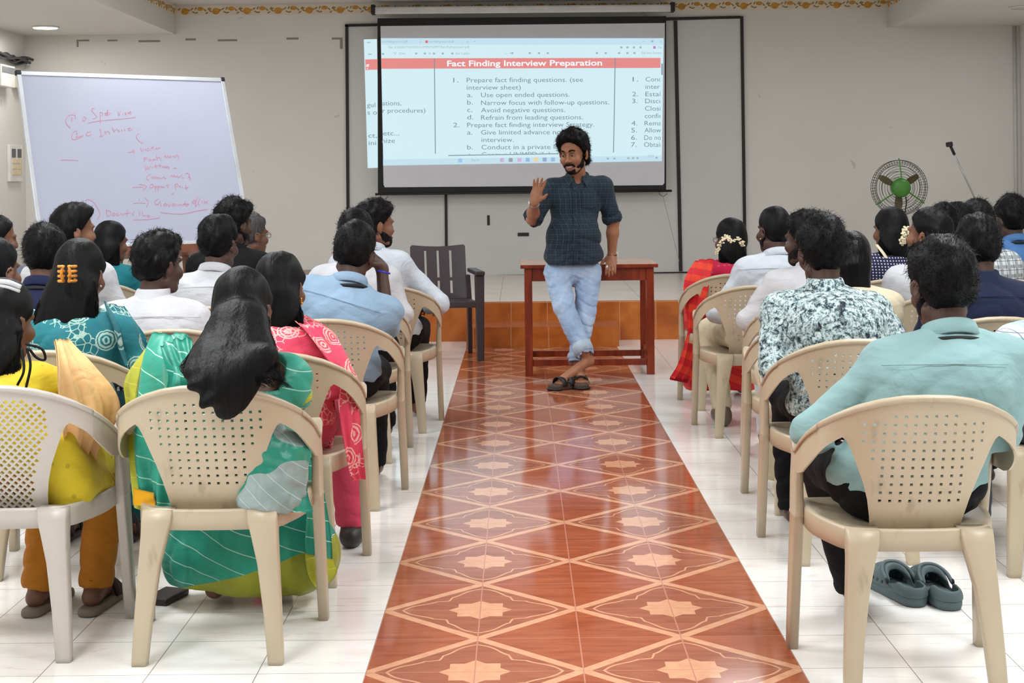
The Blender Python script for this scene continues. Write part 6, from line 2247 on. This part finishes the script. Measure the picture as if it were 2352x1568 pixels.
mk('shirt_pocket', g, [(r_ * 7 + q, r_ * 7 + q + 1, r_ * 7 + q + 8, r_ * 7 + q + 7) for r_ in range(6) for q in range(6)], check_m, man)
m_ = D.objects[man.children[-1].name].modifiers.new('thick', 'SOLIDIFY')
m_.thickness = .004
for s in (1, -1):      # collar points
    a0 = N + np.array((s * .062, .030, .030)); a1 = N + np.array((s * .024, .082, .004)); tip = N + np.array((s * .060, .112, -.052)); a2 = N + np.array((s * .088, .045, -.012))
    th = np.array((0, -.006, -.002))
    MB().loft([[Vector(q) for q in (a0, a1, tip, a2)], [Vector(q + th) for q in (a0, a1, tip, a2)]]).build('collar_point', check_m, man)

# jeans
S = Sdf()
S.e(hip + np.array((0, -.0, -.0)), (.172, .128, .12), None, .05)
for a, b, d, q in ((hjR, knR, anR, 1.03), (hjL, knL, anL, 1.08)):
    S.c(a, b, .094, .070, .012)
    e = b + (d - b) * q
    S.c(b, e, .070, .056, .012)
    dd = (d - b) / np.linalg.norm(d - b)
    S.c(e + dd * .055, e + dd * .12, .058, .058, .003, -1)
S.disp(.004, 30, 21, 3)
S.fold(.007, 52, 23)
S.fold(.005, 90, 29)
S.disp(.002, 110, 24, 2)
S.build('jeans', jeans_m, man, .005)
turn_m = pattern_mat('pale_denim_cuff', lambda t: t.ramp(t.noise(20, 3), [(.3, L(150, 168, 186)), (.7, L(180, 194, 208))]))
for b, d, q0, q1, r in ((knR, anR, .84, 1.06, .064), (knL, anL, .98, 1.10, .060)):
    dd = d - b
    x = np.cross(dd / np.linalg.norm(dd), (0, 1.0, 0)); x /= np.linalg.norm(x)
    y = np.cross(dd / np.linalg.norm(dd), x)
    rings = []
    for t_, rr in ((q0, r - .006), (q0, r + .002), (q0 + (q1 - q0) * .5, r + .004), (q1, r + .001), (q1, r - .008)):
        rings.append([Vector(b + dd * t_ + (x * math.cos(a) + y * math.sin(a)) * (rr + .003 * math.sin(3 * a + t_ * 20))) for a in (2 * math.pi * k / 30 for k in range(30))])
    MB().loft(rings, cap=False).build('trouser_cuff', turn_m, man, True)
# sandals with thick soles and two straps
sole_m = plain('sandal_sole_brown', (74, 56, 44), .7)
strap_m = plain('sandal_strap_black', (18, 18, 19), .5)
for hh, tt in ((heR, toR), (heL, toL)):
    d = tt - hh
    d[2] = 0
    d = d / np.linalg.norm(d)
    l = np.cross(d, (0, 0, 1.0))
    t2 = tt.copy(); t2[2] = 0
    S = Sdf()
    S.c(t2 - d * .15 + np.array((0, 0, .02)), t2 + d * .055 + np.array((0, 0, .02)), .042, .050, .02)
    S.cut((0, 0, .040), (0, 0, 1)).cut((0, 0, .001), (0, 0, -1))
    o = S.build('sandal', sole_m, man, .005)
    MB().tube([Vector(t2 + d * (.055 + .052 * math.sin(a)) * 1 + l * .053 * math.cos(a) + np.array((0, 0, .010))) for a in (math.pi * k / 14 for k in range(15))], .009, 6).build('sole_edge', strap_m, o, True)
    for off in (.020, -.045):
        pts = [Vector(t2 + d * (off + .006 * math.sin(a)) + l * .054 * math.cos(a) + np.array((0, 0, .030 + .052 * math.sin(a)))) for a in (math.pi * k / 12 for k in range(13))]
        rings = [[p + Vector(d) * .020 + Vector((0, 0, .003)), p - Vector(d) * .020 + Vector((0, 0, .003)), p - Vector(d) * .020 - Vector((0, 0, .004)), p + Vector(d) * .020 - Vector((0, 0, .004))] for p in pts]
        MB().loft(rings).build('strap', strap_m, o, True)
# watch, bracelet, ring
def ring_at(p, ax, r, w, t_, mat, name, par=man, n=24):
    ax = A3(ax) / np.linalg.norm(A3(ax))
    x = np.cross(ax, (0, 1.0, .3)); x /= np.linalg.norm(x)
    y = np.cross(ax, x)
    rg = []
    for k in range(n + 1):
        a = 2 * math.pi * k / n
        q = x * math.cos(a) + y * math.sin(a)
        rg.append([Vector(p + q * rr + ax * zz) for rr, zz in ((r, -w), (r + t_, -w * .8), (r + t_, w * .8), (r, w))])
    return MB().loft(rg, cap=False).build(name, mat, par, True)


ax = wrR - elR
wt = ring_at(wrR - ax * .10, ax, .0295, .009, .005, steel, 'watch')
pw = wrR - ax * .10 + np.array((.034, .010, .0))
MB().ball(pw, (.008, .018, .018), 8).build('watch_case', plain('watch_face', (210, 212, 216), .25, .6, .6), wt, True)
ax = wrL - elL
br = ring_at(wrL - ax * .03, ax, .030, .005, .004, plain('bracelet_dark', (60, 50, 44), .5), 'bracelet')
m = MB()
for k in range(3): m.ball(wrL - ax * .03 + np.array((-.036, .008 * (k - 1), .012 * (k - 1))), .009, 6)
m.build('bracelet_beads', plain('bead_cream', (214, 204, 184), .4), br, True)
f = fL / np.linalg.norm(fL)
MB().ball(wrL + f * .085 + np.array((.03, .012, -.012)), (.012, .012, .014), 8).build('ring', plain('silver_ring', (214, 212, 204), .2, .6, .8), man, True)

# ------------------------------------------------------------------ small things on the floor and on laps
clog_m = plain('grey_rubber', (84, 98, 100), .6, .3, var=.05)
clog_in = plain('grey_rubber_inside', (34, 42, 44), .6, .3)


def clog(x, y, ang, label, flip):
    r = empty('clog_shoe', (x, y, 0), label, 'shoe', 'grey rubber clogs', ang)
    S = Sdf()
    S.c((0, 0, .022), (0, .20, .022), .044, .054, .03)
    S.cut((0, 0, .036), (0, 0, 1)).cut((0, 0, .001), (0, 0, -1))
    S.disp(.0012, 160, 2, 1)
    S.build('sole', clog_m, r, .004)
    S = Sdf()
    S.c((0, .0, .035), (0, .20, .03), .041, .052, .03).c((0, .13, .055), (0, .19, .035), .046, .048, .03).c((0, -.005, .04), (0, .02, .045), .040, .042, .02)
    S.c((0, .0, .045), (0, .17, .035), .034, .044, .01, -1)
    S.c((0, -.01, .098), (0, .085, .100), .042, .046, .008, -1)
    for iy in range(3):
        for ix in (-1, 0, 1):
            S.c((ix * .026, .155 + iy * .026, .05), (ix * .03, .165 + iy * .030, .12), .0055, .0055, .002, -1)
    for s in (1, -1):
        for iy in range(3): S.c((s * .03, .115 + iy * .028, .045), (s * .08, .115 + iy * .03, .05), .0055, .0055, .002, -1)
    S.cut((0, 0, .030), (0, 0, -1))
    S.build('upper', clog_m, r, .004)
    MB().tube(spline([(-.050, .075, .058), (-.047, .115, .080), (-.028, .150, .096), (0, .160, .100), (.028, .150, .096), (.047, .115, .080), (.050, .075, .058)], 30), .0065, 8).build('heel_strap', clog_m, r, True)
    for s in (1, -1): MB().ball((s * .052, .078, .060), (.005, .011, .011), 6).build('rivet', clog_in, r, True)


a, b = Gd(2098, 1388), Gd(2178, 1396)
clog(a.x, a.y, .24, 'grey rubber clog, left one of the pair under mint shirt man', 1)
clog(b.x, b.y, .16, 'grey rubber clog, right one of the pair under mint shirt man', -1)

g = Gd(378, 1380)
o = MB().box((-.045, -.075, 0), (.045, .075, .022)).build('wallet', plain('dark_wallet', (38, 30, 32), .5), None, bevel=.006)
o.location = (g.x, g.y + .02, 0)
o.rotation_euler = (0, 0, -.3)
tag(o, 'dark flat wallet lying on floor behind green saree chair leg', 'wallet')
o = MB().box((-.07, -.10, 0), (.07, .10, .008)).build('red_booklet', plain('red_cover', (196, 40, 50), .4), None, bevel=.002)
o.location = P(132, 1012, 4.86)
o.rotation_euler = (.15, 0, .3)
tag(o, 'red booklet on the lap of woman in yellow kurta', 'booklet')
o = MB().box((-.09, -.12, 0), (.09, .12, .004)).build('paper_sheet', plain('paper_white', (226, 226, 228), .7), None)
o.location = P(135, 1030, 4.88)
o.rotation_euler = (.15, 0, .5)
tag(o, 'white paper under the red booklet on yellow kurta lap', 'paper')
